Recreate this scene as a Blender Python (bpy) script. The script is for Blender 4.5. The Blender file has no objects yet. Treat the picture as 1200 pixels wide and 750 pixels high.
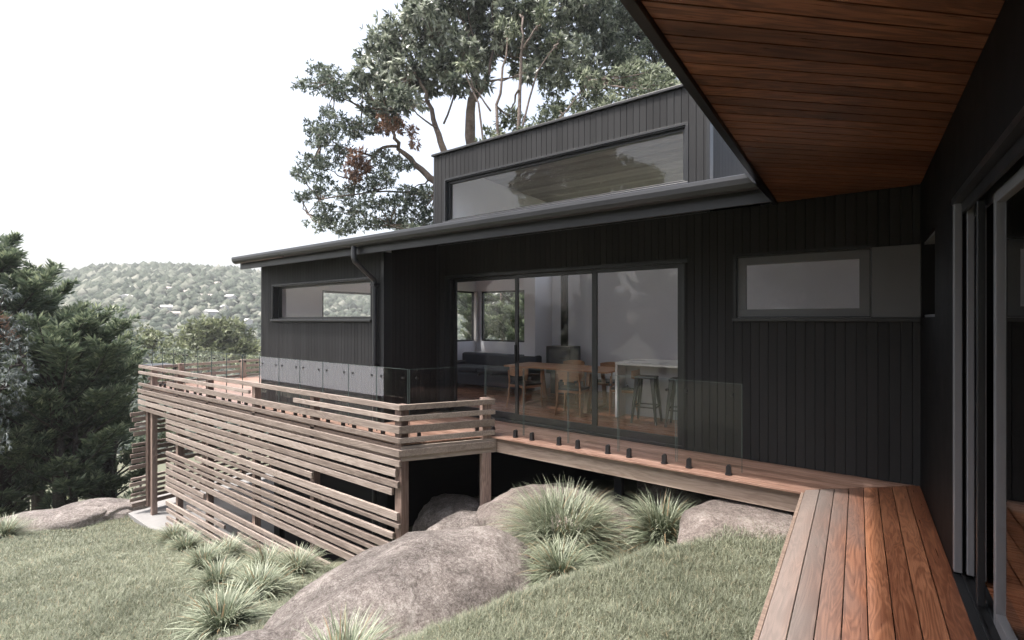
import bpy, math, random
import numpy as np
from mathutils import Vector, Matrix, noise as mnoise

rad = math.radians
R = random.Random(7)
NR = np.random.default_rng(11)
S = bpy.context.scene
COL = S.collection

# ------------------------------------------------------------------ camera, world, sun, exposure
EYE = 1.65
F = 562.0                       # focal length in pixels of the 1200 px wide photograph
YAW = rad(35.8)
CY, SY = math.cos(YAW), math.sin(YAW)
cd = bpy.data.cameras.new("camera")
cd.sensor_width = 36
cd.lens = F / 1200 * 36
cd.clip_start = 0.05
cd.clip_end = 3000
cam = bpy.data.objects.new("camera", cd)
cam.location = (0, 0, EYE)
cam.rotation_euler = (rad(90), 0, YAW)
COL.objects.link(cam)
S.camera = cam

SUN_EL = rad(65)
SUN_DIR = Vector((-0.64 * math.cos(SUN_EL), -0.768 * math.cos(SUN_EL), math.sin(SUN_EL))).normalized()   # towards the sun
world = bpy.data.worlds.new("World")
S.world = world
world.use_nodes = True
wn = world.node_tree
bg = wn.nodes["Background"]
sky = wn.nodes.new("ShaderNodeTexSky")
sky.sky_type = 'NISHITA'
sky.sun_disc = False
sky.sun_elevation = SUN_EL
sky.sun_rotation = math.atan2(SUN_DIR.x, SUN_DIR.y)
sky.air_density = 1.0
sky.dust_density = 6.0
sky.ozone_density = 0.6
hs = wn.nodes.new("ShaderNodeHueSaturation")        # hazy, nearly colourless sky
hs.inputs["Saturation"].default_value = 0.58
wn.links.new(sky.outputs[0], hs.inputs["Color"])
wn.links.new(hs.outputs[0], bg.inputs[0])
bg.inputs[1].default_value = 0.15

sd = bpy.data.lights.new("sun", 'SUN')
sd.energy = 2.0
sd.angle = rad(1.5)
sd.color = (1.0, 0.955, 0.91)
so = bpy.data.objects.new("sun", sd)
so.rotation_euler = SUN_DIR.to_track_quat('Z', 'Y').to_euler()
so.location = (-20, -40, 60)
COL.objects.link(so)

S.view_settings.view_transform = 'Standard'
S.view_settings.look = 'None'
S.view_settings.gamma = 1
S.view_settings.use_curve_mapping = False
S.view_settings.exposure = 1.48
S.render.engine = 'CYCLES'
S.cycles.use_denoising = True
S.cycles.max_bounces = 10
S.cycles.transparent_max_bounces = 24
S.cycles.diffuse_bounces = 4
S.cycles.glossy_bounces = 4
S.cycles.caustics_reflective = False
S.cycles.caustics_refractive = False

# ------------------------------------------------------------------ photograph pixel -> world helpers (used to measure real positions)
def ray(px, py=375.0):
    cx = (px - 600) / F
    return (CY * cx - SY, SY * cx + CY, (375 - py) / F)
def P(px, py, t):
    r = ray(px, py)
    return Vector((r[0] * t, r[1] * t, EYE + r[2] * t))
def x_at(px, y):
    r = ray(px); return r[0] / r[1] * y

# ------------------------------------------------------------------ terrain
def sstep(a, b, v):
    v = np.clip((v - a) / (b - a), 0, 1); return v * v * (3 - 2 * v)
RIDGE_PX = [(-2000, .05), (-400, .06), (-150, .055), (0, .07), (60, .085), (110, .101), (150, .108), (185, .110), (230, .106), (275, .099),
            (305, .088), (360, .082), (420, .078), (520, .06), (700, .05), (3000, .05)]
_ra = np.array([math.atan((p - 600) / F) for p, _ in RIDGE_PX])
_rv = np.array([v for _, v in RIDGE_PX])
def terrain(x, y):
    x = np.asarray(x, float); y = np.asarray(y, float)
    zf = -x * SY + y * CY          # depth along the view
    xr = x * CY + y * SY
    rr = np.hypot(x, y)
    left = -0.80 + 0.166 * (x + 2.0)
    left = left - 0.42 * sstep(1.6, 3.9, y) * np.clip((-3.8 - x) / 1.4, 0, 1)
    right = -0.31 + 0.05 * x
    ledge = np.interp(y, [-4, 1.2, 2.1, 2.9, 4.0, 4.6, 6.0], [-2.8, -2.75, -2.62, -2.3, -1.75, -1.35, -1.0])
    k = sstep(-0.35, 0.3, x - ledge)
    site = left * (1 - k) + right * k
    site = np.maximum(site, -3.16)
    site = np.where(x > 0.6, -0.4, site)
    cut = np.clip((y - 3.9) / .45, 0, 1) * np.clip((-6.4 - x) / 1.2, 0, 1) * np.clip((x + 16) / .8, 0, 1)
    site = site * (1 - cut) + np.minimum(site, -3.14) * cut
    drop = np.clip(-15.3 - x, 0, None)
    site = site - 0.42 * drop - 0.0
    site = np.maximum(site, -26)
    # valley and hill
    az = np.arctan2(xr, zf)
    th = np.interp(az, _ra, _rv)
    ridge_r = 430.0
    ridge_h = EYE + th * ridge_r * np.cos(np.clip(az, -1.2, 1.2)) - 4.5
    hill = -24 + (ridge_h + 24) * sstep(90, ridge_r, rr) ** 0.9
    hill = hill + 2.5 * np.sin(x * .035 + 1.3) * np.cos(y * .031) * sstep(100, 200, rr)
    hill = np.where(rr > ridge_r, hill - (rr - ridge_r) * .35, hill)
    w = sstep(45, 110, rr)
    z = site * (1 - w) + hill * w
    z = z + (0.02 * np.sin(x * 2.1 + .7) * np.cos(y * 1.7) + .012 * np.sin(x * 5.3) * np.sin(y * 4.1)) * (1 - w)
    return z
def hit(px, py):
    r = ray(px, py)
    t = 1.0
    while t < 900:
        if EYE + r[2] * t <= float(terrain(r[0] * t, r[1] * t)):
            break
        t *= 1.004
    return Vector((r[0] * t, r[1] * t, float(terrain(r[0] * t, r[1] * t)))), t

# ------------------------------------------------------------------ materials
def mat(name):
    m = bpy.data.materials.new(name); m.use_nodes = True
    nt = m.node_tree
    return m, nt, nt.nodes["Principled BSDF"]
def N(nt, t, **kw):
    n = nt.nodes.new(t)
    for k, v in kw.items():
        if k in n.inputs: n.inputs[k].default_value = v
        else: setattr(n, k, v)
    return n
def L(nt, a, b): nt.links.new(a, b)
def noise(nt, vec, scale, detail=4, rough=.55, dist=0.0):
    n = N(nt, "ShaderNodeTexNoise"); n.inputs["Scale"].default_value = scale
    n.inputs["Detail"].default_value = detail; n.inputs["Roughness"].default_value = rough; n.inputs["Distortion"].default_value = dist
    if vec is not None: L(nt, vec, n.inputs["Vector"])
    return n.outputs["Fac"]
def ramp(nt, fac, stops):
    r = N(nt, "ShaderNodeValToRGB")
    while len(r.color_ramp.elements) < len(stops): r.color_ramp.elements.new(.5)
    for e, (p, c) in zip(r.color_ramp.elements, stops):
        e.position = p; e.color = (c[0], c[1], c[2], 1) if not isinstance(c, (int, float)) else (c, c, c, 1)
    L(nt, fac, r.inputs[0]); return r.outputs[0]
def mixc(nt, fac, a, b, mode='MIX'):
    m = N(nt, "ShaderNodeMix", data_type='RGBA', blend_type=mode)
    for sock, v in ((m.inputs[0], fac), (m.inputs[6], a), (m.inputs[7], b)):
        if isinstance(v, (int, float)): sock.default_value = v
        elif isinstance(v, tuple): sock.default_value = (v[0], v[1], v[2], 1)
        else: L(nt, v, sock)
    return m.outputs[2]
def mth(nt, op, a, b=None, c=None):
    m = N(nt, "ShaderNodeMath", operation=op)
    for i, v in enumerate((a, b, c)):
        if v is None: continue
        if isinstance(v, (int, float)): m.inputs[i].default_value = v
        else: L(nt, v, m.inputs[i])
    return m.outputs[0]
def bump(nt, p, h, strength=.3, dist=.01):
    b = N(nt, "ShaderNodeBump", Strength=strength, Distance=dist)
    L(nt, h, b.inputs["Height"]); L(nt, b.outputs[0], p.inputs["Normal"]); return b
def coords(nt): return N(nt, "ShaderNodeTexCoord").outputs["Object"]
def attr(nt, name): 
    a = N(nt, "ShaderNodeAttribute"); a.attribute_name = name; return a.outputs["Fac"]

def wood(name, ang, dark, light, grain=1.0, rough=.45, sheen_tint=None, rings=9.0, spec=.5, contrast=1.0):
    """boards: ang = direction of the grain in the xy plane (None: along z)"""
    m, nt, p = mat(name)
    co = coords(nt)
    rnd = attr(nt, "rnd")
    oi = N(nt, "ShaderNodeObjectInfo").outputs["Random"]
    rn = mth(nt, 'ADD', rnd, oi)
    if ang is not None:
        vr = N(nt, "ShaderNodeVectorRotate"); vr.rotation_type = 'Z_AXIS'; vr.inputs["Angle"].default_value = -ang
        L(nt, co, vr.inputs["Vector"]); v = vr.outputs[0]; sc = (.95, 8.5, 8.5); sc2 = (3, 130, 130)
    else:
        v = co; sc = (8.5, 8.5, .95); sc2 = (130, 130, 3)
    off = N(nt, "ShaderNodeCombineXYZ")
    for i, k in enumerate((31.7, 17.3, 53.1)): L(nt, mth(nt, 'MULTIPLY', rn, k), off.inputs[i])
    va = N(nt, "ShaderNodeVectorMath", operation='ADD'); L(nt, v, va.inputs[0]); L(nt, off.outputs[0], va.inputs[1])
    def scaled(s):
        q = N(nt, "ShaderNodeVectorMath", operation='MULTIPLY'); L(nt, va.outputs[0], q.inputs[0]); q.inputs[1].default_value = s; return q.outputs[0]
    base = noise(nt, scaled(sc), 1.0, 3, .5, .6)
    ring = mth(nt, 'SINE', mth(nt, 'MULTIPLY', base, rings * 6.283))
    ring = mth(nt, 'MULTIPLY_ADD', ring, .5, .5)
    fib = noise(nt, scaled(sc2), 1.0, 4, .65)
    blot = noise(nt, scaled((sc[0] * 1.3, sc[1] * .35, sc[2] * 1.3)), 1.0, 2)
    f = mth(nt, 'ADD', mth(nt, 'MULTIPLY', ring, .20 * grain), mth(nt, 'MULTIPLY', fib, .50))
    f = mth(nt, 'ADD', f, mth(nt, 'MULTIPLY', blot, .35))
    f = mth(nt, 'ADD', f, mth(nt, 'MULTIPLY_ADD', rnd, .34 * contrast, -.17 * contrast - .02))
    mid = tuple((a * b) ** .5 for a, b in zip(dark, light))
    c = ramp(nt, f, [(.25, dark), (.5, mid), (.82, light)])
    if sheen_tint:
        x0, x1, col = sheen_tint              # boards towards the open side paler and greyer: sky sheen put into the colour
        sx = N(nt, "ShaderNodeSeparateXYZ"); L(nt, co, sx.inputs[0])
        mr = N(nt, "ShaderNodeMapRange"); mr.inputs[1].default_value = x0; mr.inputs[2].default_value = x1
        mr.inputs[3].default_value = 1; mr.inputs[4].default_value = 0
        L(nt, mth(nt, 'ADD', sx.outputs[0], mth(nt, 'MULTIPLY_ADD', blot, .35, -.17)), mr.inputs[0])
        sheen_col = mixc(nt, mth(nt, 'MULTIPLY', f, 1.1), tuple(v * .5 for v in col), col)
        c = mixc(nt, mth(nt, 'MULTIPLY', mr.outputs[0], .85), c, sheen_col)
    L(nt, c, p.inputs["Base Color"])
    p.inputs["Specular IOR Level"].default_value = spec
    rr = mth(nt, 'MULTIPLY_ADD', fib, .3, rough - .15); L(nt, rr, p.inputs["Roughness"])
    bump(nt, p, mth(nt, 'ADD', fib, mth(nt, 'MULTIPLY', ring, .3)), .25, .003)
    return m

def painted(name, col, rough=.45, var=.12, spec=.5, metal=0.0, bumpy=.05):
    m, nt, p = mat(name)
    co = coords(nt)
    a = noise(nt, co, 3.0, 5, .6); b = noise(nt, co, 90, 3, .6)
    f = mth(nt, 'ADD', mth(nt, 'MULTIPLY', a, .7), mth(nt, 'MULTIPLY', b, .3))
    c = ramp(nt, f, [(.3, tuple(v * (1 - var) for v in col)), (.7, tuple(v * (1 + var) for v in col))])
    L(nt, c, p.inputs["Base Color"])
    L(nt, mth(nt, 'MULTIPLY_ADD', a, .2, rough - .1), p.inputs["Roughness"])
    p.inputs["Specular IOR Level"].default_value = spec
    p.inputs["Metallic"].default_value = metal
    if bumpy: bump(nt, p, b, bumpy, .002)
    return m

def clad_mat(name, col):
    m, nt, p = mat(name)
    co = coords(nt)
    s = N(nt, "ShaderNodeVectorMath", operation='MULTIPLY'); L(nt, co, s.inputs[0]); s.inputs[1].default_value = (60, 60, 2.2)
    fib = noise(nt, s.outputs[0], 1, 4, .6)
    big = noise(nt, co, 1.1, 3, .5)
    rnd = attr(nt, "rnd")
    f = mth(nt, 'ADD', mth(nt, 'MULTIPLY', fib, .4), mth(nt, 'ADD', mth(nt, 'MULTIPLY', big, .3), mth(nt, 'MULTIPLY', rnd, .3)))
    c = ramp(nt, f, [(.25, tuple(v * .78 for v in col)), (.75, tuple(v * 1.25 for v in col))])
    L(nt, c, p.inputs["Base Color"])
    L(nt, mth(nt, 'MULTIPLY_ADD', fib, .25, .50), p.inputs["Roughness"])
    bump(nt, p, fib, .25, .002)
    p.inputs['Specular IOR Level'].default_value = .14
    return m

def glass(name, tint=(.93, .96, .95), ior=1.5, boost=1.0, film=None):
    m = bpy.data.materials.new(name); m.use_nodes = True
    nt = m.node_tree; nt.nodes.clear()
    out = N(nt, "ShaderNodeOutputMaterial")
    tr = N(nt, "ShaderNodeBsdfTransparent"); tr.inputs[0].default_value = (*tint, 1)
    gl = N(nt, "ShaderNodeBsdfGlossy"); gl.inputs["Roughness"].default_value = 0.0; gl.inputs[0].default_value = (1, 1, 1, 1)
    fr = N(nt, "ShaderNodeFresnel"); bf = N(nt, "ShaderNodeNewGeometry").outputs["Backfacing"]      # a thin pane reflects the same from both sides
    L(nt, mth(nt, 'MULTIPLY_ADD', bf, 1 / ior - ior, ior), fr.inputs["IOR"])
    fac = mth(nt, 'MINIMUM', mth(nt, 'MULTIPLY', fr.outputs[0], boost), .95)
    mx = N(nt, "ShaderNodeMixShader"); L(nt, fac, mx.inputs[0]); L(nt, tr.outputs[0], mx.inputs[1]); L(nt, gl.outputs[0], mx.inputs[2])
    last = mx.outputs[0]
    L(nt, last, out.inputs[0])
    return m

def film_mat():
    m = bpy.data.materials.new("frosted_film"); m.use_nodes = True
    nt = m.node_tree; nt.nodes.clear()
    out = N(nt, "ShaderNodeOutputMaterial")
    tr = N(nt, "ShaderNodeBsdfTransparent"); tr.inputs[0].default_value = (.95, .95, .97, 1)
    df = N(nt, "ShaderNodeBsdfDiffuse"); df.inputs[0].default_value = (.66, .67, .72, 1)
    tl = N(nt, "ShaderNodeBsdfTranslucent"); tl.inputs[0].default_value = (.66, .67, .72, 1)
    a = N(nt, "ShaderNodeMixShader"); a.inputs[0].default_value = .35; L(nt, df.outputs[0], a.inputs[1]); L(nt, tl.outputs[0], a.inputs[2])
    b = N(nt, "ShaderNodeMixShader"); b.inputs[0].default_value = .27; L(nt, tr.outputs[0], b.inputs[1]); L(nt, a.outputs[0], b.inputs[2])
    L(nt, b.outputs[0], out.inputs[0])
    return m

def leaf_mat(name, dark, mid, light, trans=.3, rough=.5, spec=.4, dry=None):
    m, nt, p = mat(name)
    rnd = attr(nt, "rnd")
    c = ramp(nt, rnd, [(.0, dark), (.5, mid), (1.0, light)] if dry is None else [(.0, dark), (.42, mid), (.90, light), (.935, dry)])
    L(nt, c, p.inputs["Base Color"])
    p.inputs["Roughness"].default_value = rough
    p.inputs["Specular IOR Level"].default_value = spec
    out = nt.nodes["Material Output"]
    tl = N(nt, "ShaderNodeBsdfTranslucent"); L(nt, c, tl.inputs[0])
    mx = N(nt, "ShaderNodeMixShader"); mx.inputs[0].default_value = trans
    L(nt, p.outputs[0], mx.inputs[1]); L(nt, tl.outputs[0], mx.inputs[2]); L(nt, mx.outputs[0], out.inputs[0])
    return m

def rock_mat(name, a, b, c3):
    m, nt, p = mat(name)
    co = coords(nt)
    n1 = noise(nt, co, 4.5, 9, .68, .5); n2 = noise(nt, co, 26, 8, .82); n3 = noise(nt, co, 1.2, 3)
    n4 = noise(nt, co, 75, 5, .85)
    f = mth(nt, 'ADD', mth(nt, 'MULTIPLY', n1, .22), mth(nt, 'ADD', mth(nt, 'MULTIPLY', n2, .40), mth(nt, 'MULTIPLY', n4, .38)))
    col = ramp(nt, f, [(.425, a), (.5, b), (.575, c3)])
    lich = ramp(nt, noise(nt, co, 7, 5, .7), [(.62, 0.0), (.70, 1.0)])
    col = mixc(nt, mth(nt, 'MULTIPLY', lich, .35), col, (.42, .41, .37))
    stain = ramp(nt, n3, [(.38, .62), (.6, 1.0)])
    col = mixc(nt, 1.0, col, stain, 'MULTIPLY')
    ck = mth(nt, 'ABSOLUTE', mth(nt, 'SUBTRACT', noise(nt, co, 1.7, 6, .6, .4), .5))
    col = mixc(nt, 1.0, col, ramp(nt, ck, [(.0, .62), (.008, 1.0)]), 'MULTIPLY')
    L(nt, col, p.inputs["Base Color"]); p.inputs["Roughness"].default_value = .85
    p.inputs["Specular IOR Level"].default_value = .25
    h = mth(nt, 'ADD', mth(nt, 'MULTIPLY', n1, 1.0), mth(nt, 'ADD', mth(nt, 'MULTIPLY', n2, .8), mth(nt, 'MULTIPLY', n4, .4)))
    bump(nt, p, h, 1.0, .05)
    return m

M = {}
M['clad'] = clad_mat('charcoal_cladding', (.0265, .0265, .0275))
M['trim'] = painted('charcoal_trim', (.014, .015, .017), .42, .08, .4)
M['frame'] = painted('dark_window_frame', (.014, .015, .017), .35, .06)
M['frame_grey'] = painted('grey_door_frame', (.135, .138, .15), .38, .05)
M['panel'] = painted('grey_infill_panel', (.105, .107, .116), .42, .06)
M['black'] = painted('black_steel', (.012, .012, .014), .38, .1)
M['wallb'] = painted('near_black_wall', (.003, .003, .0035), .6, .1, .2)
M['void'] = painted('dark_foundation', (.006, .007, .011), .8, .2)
M['gutter'] = painted('charcoal_colour_coated_steel', (.029, .030, .034), .32, .06)
M['roof'] = painted('dark_roof_sheet', (.03, .03, .033), .5, .1)
M['inwall'] = painted('interior_plaster', (.80, .80, .84), .8, .03)
M['floor_in'] = wood('interior_floor_boards', 0.0, (.16, .06, .03), (.42, .20, .11), 1, .28)
M['ceil'] = wood('pale_ceiling_boards', rad(20), (.26, .245, .235), (.50, .48, .465), .6, .6)
M['deckx'] = wood('deck_boards_along_front', 0.0, (.13, .07, .05), (.46, .30, .235), 1.0, .40, contrast=.8)
M['decky'] = wood('deck_boards_of_walkway', rad(90), (.07, .023, .012), (.38, .175, .095), 0.85, .33, sheen_tint=(-.32, .10, (.30, .262, .24)), rings=13, contrast=.9)
M['fascia_wood'] = wood('deck_fascia_boards', 0.0, (.15, .105, .082), (.40, .315, .26), .8, .6)
M['soffit'] = wood('soffit_boards', rad(44), (.06, .025, .014), (.40, .18, .10), .9, .32, contrast=.5, spec=.7)
M['slat'] = wood('weathered_slats', 0.0, (.14, .108, .09), (.43, .362, .32), .8, .65)
M['slatr'] = wood('weathered_return_slats', rad(57), (.15, .118, .096), (.43, .365, .312), .8, .65)
M['slaty'] = wood('weathered_side_slats', rad(90), (.15, .11, .09), (.42, .34, .30), .8, .65)
M['post'] = wood('timber_posts', None, (.12, .08, .065), (.40, .30, .255), .9, .6)
M['oak'] = wood('oak_furniture', 0.0, (.22, .10, .05), (.46, .26, .14), .7, .45)
M['glass'] = glass('window_glass', (.97, .975, .975), 1.52, 1.1)
M['doorglass'] = glass('door_glass', (.98, .98, .98), 1.52, 1.0)
M['balglass'] = glass('balustrade_glass', (.965, .975, .972), 1.5, .7)
M['film'] = film_mat()
M['edge'] = painted('glass_edge', (.10, .13, .125), .2, .1)
M['sofa'] = painted('grey_blue_fabric', (.055, .06, .075), .9, .15)
M['bench'] = painted('white_stone_top', (.62, .61, .60), .3, .05)
M['benchpanel'] = painted('pale_grey_panel', (.42, .42, .43), .5, .04)
M['rock'] = rock_mat('boulder_granite', (.15, .125, .113), (.31, .272, .25), (.56, .51, .475))
M['rock2'] = rock_mat('pale_sandstone', (.18, .145, .13), (.38, .32, .29), (.58, .52, .48))
M['bark'] = rock_mat('pale_bark', (.10, .075, .06), (.27, .21, .18), (.42, .35, .31))
M['barkd'] = rock_mat('dark_bark', (.03, .025, .022), (.07, .058, .052), (.13, .11, .10))
M['concrete'] = painted('concrete', (.24, .235, .23), .8, .15, bumpy=.2)
M['tuft'] = leaf_mat('tussock_blades', (.045, .065, .035), (.135, .165, .105), (.46, .49, .37), .25, .45, dry=(.30, .22, .13))
M['lawn'] = leaf_mat('lawn_blades', (.085, .10, .064), (.17, .188, .13), (.36, .38, .28), .35, .5, dry=(.40, .33, .22))
M['cyp'] = leaf_mat('cypress_foliage', (.024, .040, .030), (.12, .16, .10), (.44, .48, .30), .3, .55)
M['cyp2'] = leaf_mat('cypress_foliage_cool', (.03, .045, .034), (.14, .175, .13), (.42, .45, .36), .3, .6)
M['silver'] = leaf_mat('silvery_foliage', (.07, .085, .08), (.16, .185, .18), (.33, .36, .35), .25, .5)
M['broad'] = leaf_mat('broad_leaves', (.03, .044, .03), (.22, .25, .19), (.66, .69, .60), .38, .33, .8)
M['broad2'] = leaf_mat('bright_leaves', (.05, .065, .04), (.19, .22, .15), (.52, .55, .42), .4, .45)
M['olive'] = leaf_mat('olive_leaves', (.07, .085, .045), (.18, .205, .11), (.36, .38, .24), .3, .5)
M['dead'] = leaf_mat('dead_brown_foliage', (.12, .065, .045), (.27, .155, .105), (.42, .28, .20), .2, .7)
M['wood_far'] = leaf_mat('far_wood', (.025, .034, .027), (.07, .085, .064), (.22, .22, .185), .0, .9, .1)
M['white'] = painted('white_house_paint', (.50, .49, .475), .7, .05)
M['tile'] = painted('far_roofs', (.38, .33, .30), .8, .2)

def ground_mat():
    m, nt, p = mat("soil_and_turf")
    co = coords(nt)
    n1 = noise(nt, co, 1.6, 5); n2 = noise(nt, co, 30, 4, .7)
    c = mixc(nt, n2, (.06, .07, .04), (.16, .17, .11))
    c = mixc(nt, mth(nt, 'MULTIPLY', n1, .5), c, (.12, .10, .075))
    L(nt, c, p.inputs["Base Color"]); p.inputs["Roughness"].default_value = .95
    bump(nt, p, n2, .6, .03)
    return m
M['ground'] = ground_mat()

# ------------------------------------------------------------------ mesh helpers
class MB:
    def __init__(s): s.v = []; s.f = []; s.r = []
    def add(s, vs, fs, rnd=None):
        b = len(s.v); s.v += [tuple(p) for p in vs]
        r = R.random() if rnd is None else rnd
        for f in fs: s.f.append(tuple(i + b for i in f)); s.r.append(r)
    def box(s, x0, x1, y0, y1, z0, z1, rnd=None):
        vs = [(x, y, z) for z in (z0, z1) for y in (y0, y1) for x in (x0, x1)]
        s.add(vs, [(0, 2, 3, 1), (4, 5, 7, 6), (0, 1, 5, 4), (2, 6, 7, 3), (0, 4, 6, 2), (1, 3, 7, 5)], rnd)
    def prism(s, poly, z0, z1, rnd=None):
        n = len(poly)
        if sum(poly[i][0] * poly[(i + 1) % n][1] - poly[(i + 1) % n][0] * poly[i][1] for i in range(n)) < 0: poly = poly[::-1]
        vs = [(x, y, z0) for x, y in poly] + [(x, y, z1) for x, y in poly]
        fs = [tuple(range(n))[::-1], tuple(range(n, 2 * n))] + [(i, (i + 1) % n, (i + 1) % n + n, i + n) for i in range(n)]
        s.add(vs, fs, rnd)
    def bar(s, a, b, w, h, rnd=None):
        """rectangular bar between two points; w sideways, h up"""
        a = Vector(a); b = Vector(b); d = (b - a).normalized()
        up = Vector((0, 0, 1)) if abs(d.z) < .95 else Vector((0, 1, 0))
        sd_ = d.cross(up).normalized(); u = sd_.cross(d)
        vs = []
        for p in (a, b):
            for q in ((-1, -1), (1, -1), (1, 1), (-1, 1)): vs.append(p + sd_ * q[0] * w / 2 + u * q[1] * h / 2)
        s.add(vs, [(0, 1, 2, 3), (7, 6, 5, 4), (0, 4, 5, 1), (1, 5, 6, 2), (2, 6, 7, 3), (3, 7, 4, 0)], rnd)
    def tube(s, pts, rs, n=8, rnd=None):
        pts = [Vector(p) for p in pts]
        if isinstance(rs, (int, float)): rs = [rs] * len(pts)
        vs = []; prev = None
        for i, p in enumerate(pts):
            d = (pts[min(i + 1, len(pts) - 1)] - pts[max(i - 1, 0)]).normalized()
            if prev is None:
                prev = d.orthogonal().normalized()
            u = (prev - d * prev.dot(d)).normalized(); prev = u; w = d.cross(u)
            for k in range(n):
                a = 2 * math.pi * k / n; vs.append(p + (u * math.cos(a) + w * math.sin(a)) * rs[i])
        fs = []
        for i in range(len(pts) - 1):
            for k in range(n):
                fs.append((i * n + k, i * n + (k + 1) % n, (i + 1) * n + (k + 1) % n, (i + 1) * n + k))
        fs.append(tuple(range(n))[::-1]); fs.append(tuple((len(pts) - 1) * n + k for k in range(n)))
        s.add(vs, fs, rnd)
    def build(s, name, material, parent=None, bevel=0, smooth=False, loc=None):
        me = bpy.data.meshes.new(name)
        vs = s.v
        if loc is not None: vs = [(a - loc[0], b - loc[1], c - loc[2]) for a, b, c in vs]
        me.from_pydata(vs, [], s.f)
        at = me.attributes.new("rnd", 'FLOAT', 'FACE'); at.data.foreach_set("value", s.r)
        me.materials.append(material)
        if smooth: me.polygons.foreach_set("use_smooth", [True] * len(me.polygons))
        o = bpy.data.objects.new(name, me); COL.objects.link(o)
        if parent is not None: o.parent = parent
        if loc is not None: o.location = loc
        if bevel:
            b = o.modifiers.new("bevel", 'BEVEL'); b.width = bevel; b.segments = 2; b.limit_method = 'ANGLE'
        return o
def np_mesh(name, verts, faces4, rnd, material, parent=None, smooth=False):
    """verts (n,3), faces (m,k) numpy"""
    me = bpy.data.meshes.new(name)
    me.vertices.add(len(verts)); me.vertices.foreach_set("co", np.ascontiguousarray(verts, np.float32).ravel())
    k = faces4.shape[1]; m = len(faces4)
    me.loops.add(m * k); me.loops.foreach_set("vertex_index", np.ascontiguousarray(faces4, np.int32).ravel())
    me.polygons.add(m)
    me.polygons.foreach_set("loop_start", np.arange(0, m * k, k, dtype=np.int32))
    me.polygons.foreach_set("loop_total", np.full(m, k, np.int32))
    if smooth: me.polygons.foreach_set("use_smooth", np.ones(m, bool))
    at = me.attributes.new("rnd", 'FLOAT', 'FACE'); at.data.foreach_set("value", np.asarray(rnd, np.float32))
    me.update(); me.validate()
    me.materials.append(material)
    o = bpy.data.objects.new(name, me); COL.objects.link(o)
    if parent is not None: o.parent = parent
    return o
def tag(o, label, cat, group=None):
    o["label"] = label; o["category"] = cat
    if group: o["group"] = group
    return o
def thing(name, label, cat, loc=(0, 0, 0), rz=0, group=None):
    o = bpy.data.objects.new(name, None); o.empty_display_size = .2; COL.objects.link(o)
    o.location = loc; o.rotation_euler = (0, 0, rz)
    return tag(o, label, cat, group)
def kids(o): return [c for c in bpy.data.objects if c.parent == o]
def dup(root, loc, rz=0, scale=1.0, label=None, group=None):
    src = {}
    allc = kids(root)
    r = root.copy(); COL.objects.link(r); r.location = loc; r.rotation_euler = (0, 0, rz); r.scale = (scale,) * 3 if isinstance(scale, (int, float)) else scale
    if label: r["label"] = label
    if group: r["group"] = group
    for ch in allc:
        g = kids(ch)
        c = ch.copy(); COL.objects.link(c); c.parent = r
        for q in g:
            d = q.copy(); COL.objects.link(d); d.parent = c
    return r

# ------------------------------------------------------------------ ground and hill sheets
def polar():
    na = 320
    rs = [0.0, .4]
    while rs[-1] < 600: rs.append(rs[-1] * 1.045 + .01)
    rs = np.array(rs[1:])
    an = np.linspace(0, 2 * math.pi, na, endpoint=False)
    rr, aa = np.meshgrid(rs, an, indexing='ij')
    x = rr * np.cos(aa); y = rr * np.sin(aa)
    z = terrain(x, y)
    v = np.stack([x, y, z], -1).reshape(-1, 3)
    nr = len(rs)
    i, j = np.meshgrid(np.arange(nr - 1), np.arange(na), indexing='ij')
    f = np.stack([i * na + j, (i + 1) * na + j, (i + 1) * na + (j + 1) % na, i * na + (j + 1) % na], -1).reshape(-1, 4)
    fr = rs[i].reshape(-1)
    for nm, sel in (("ground", fr < 70), ("hill", fr >= 70)):
        ff = f[sel]; used, inv = np.unique(ff, return_inverse=True)
        vv = v[used]; ff = inv.reshape(-1, 4)
        if nm == "ground":      # close the centre
            c0 = len(vv); vv = np.vstack([vv, [[0, 0, float(terrain(0, 0))]]])
            tri = np.array([[c0, k, (k + 1) % na, (k + 1) % na] for k in range(na)])
            o = np_mesh(nm, vv, ff, np.zeros(len(ff)), M['ground'], smooth=True)
        else:
            o = np_mesh(nm, vv, ff, np.zeros(len(ff)), M['ground'], smooth=True)
        o["kind"] = "structure"
polar()
sl = MB(); sl.box(-15.2, -7.6, 4.0, 9.0, -3.4, -3.05); o = sl.build('concrete_slab', M['concrete'], bevel=.01); o["kind"] = "structure"

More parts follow.
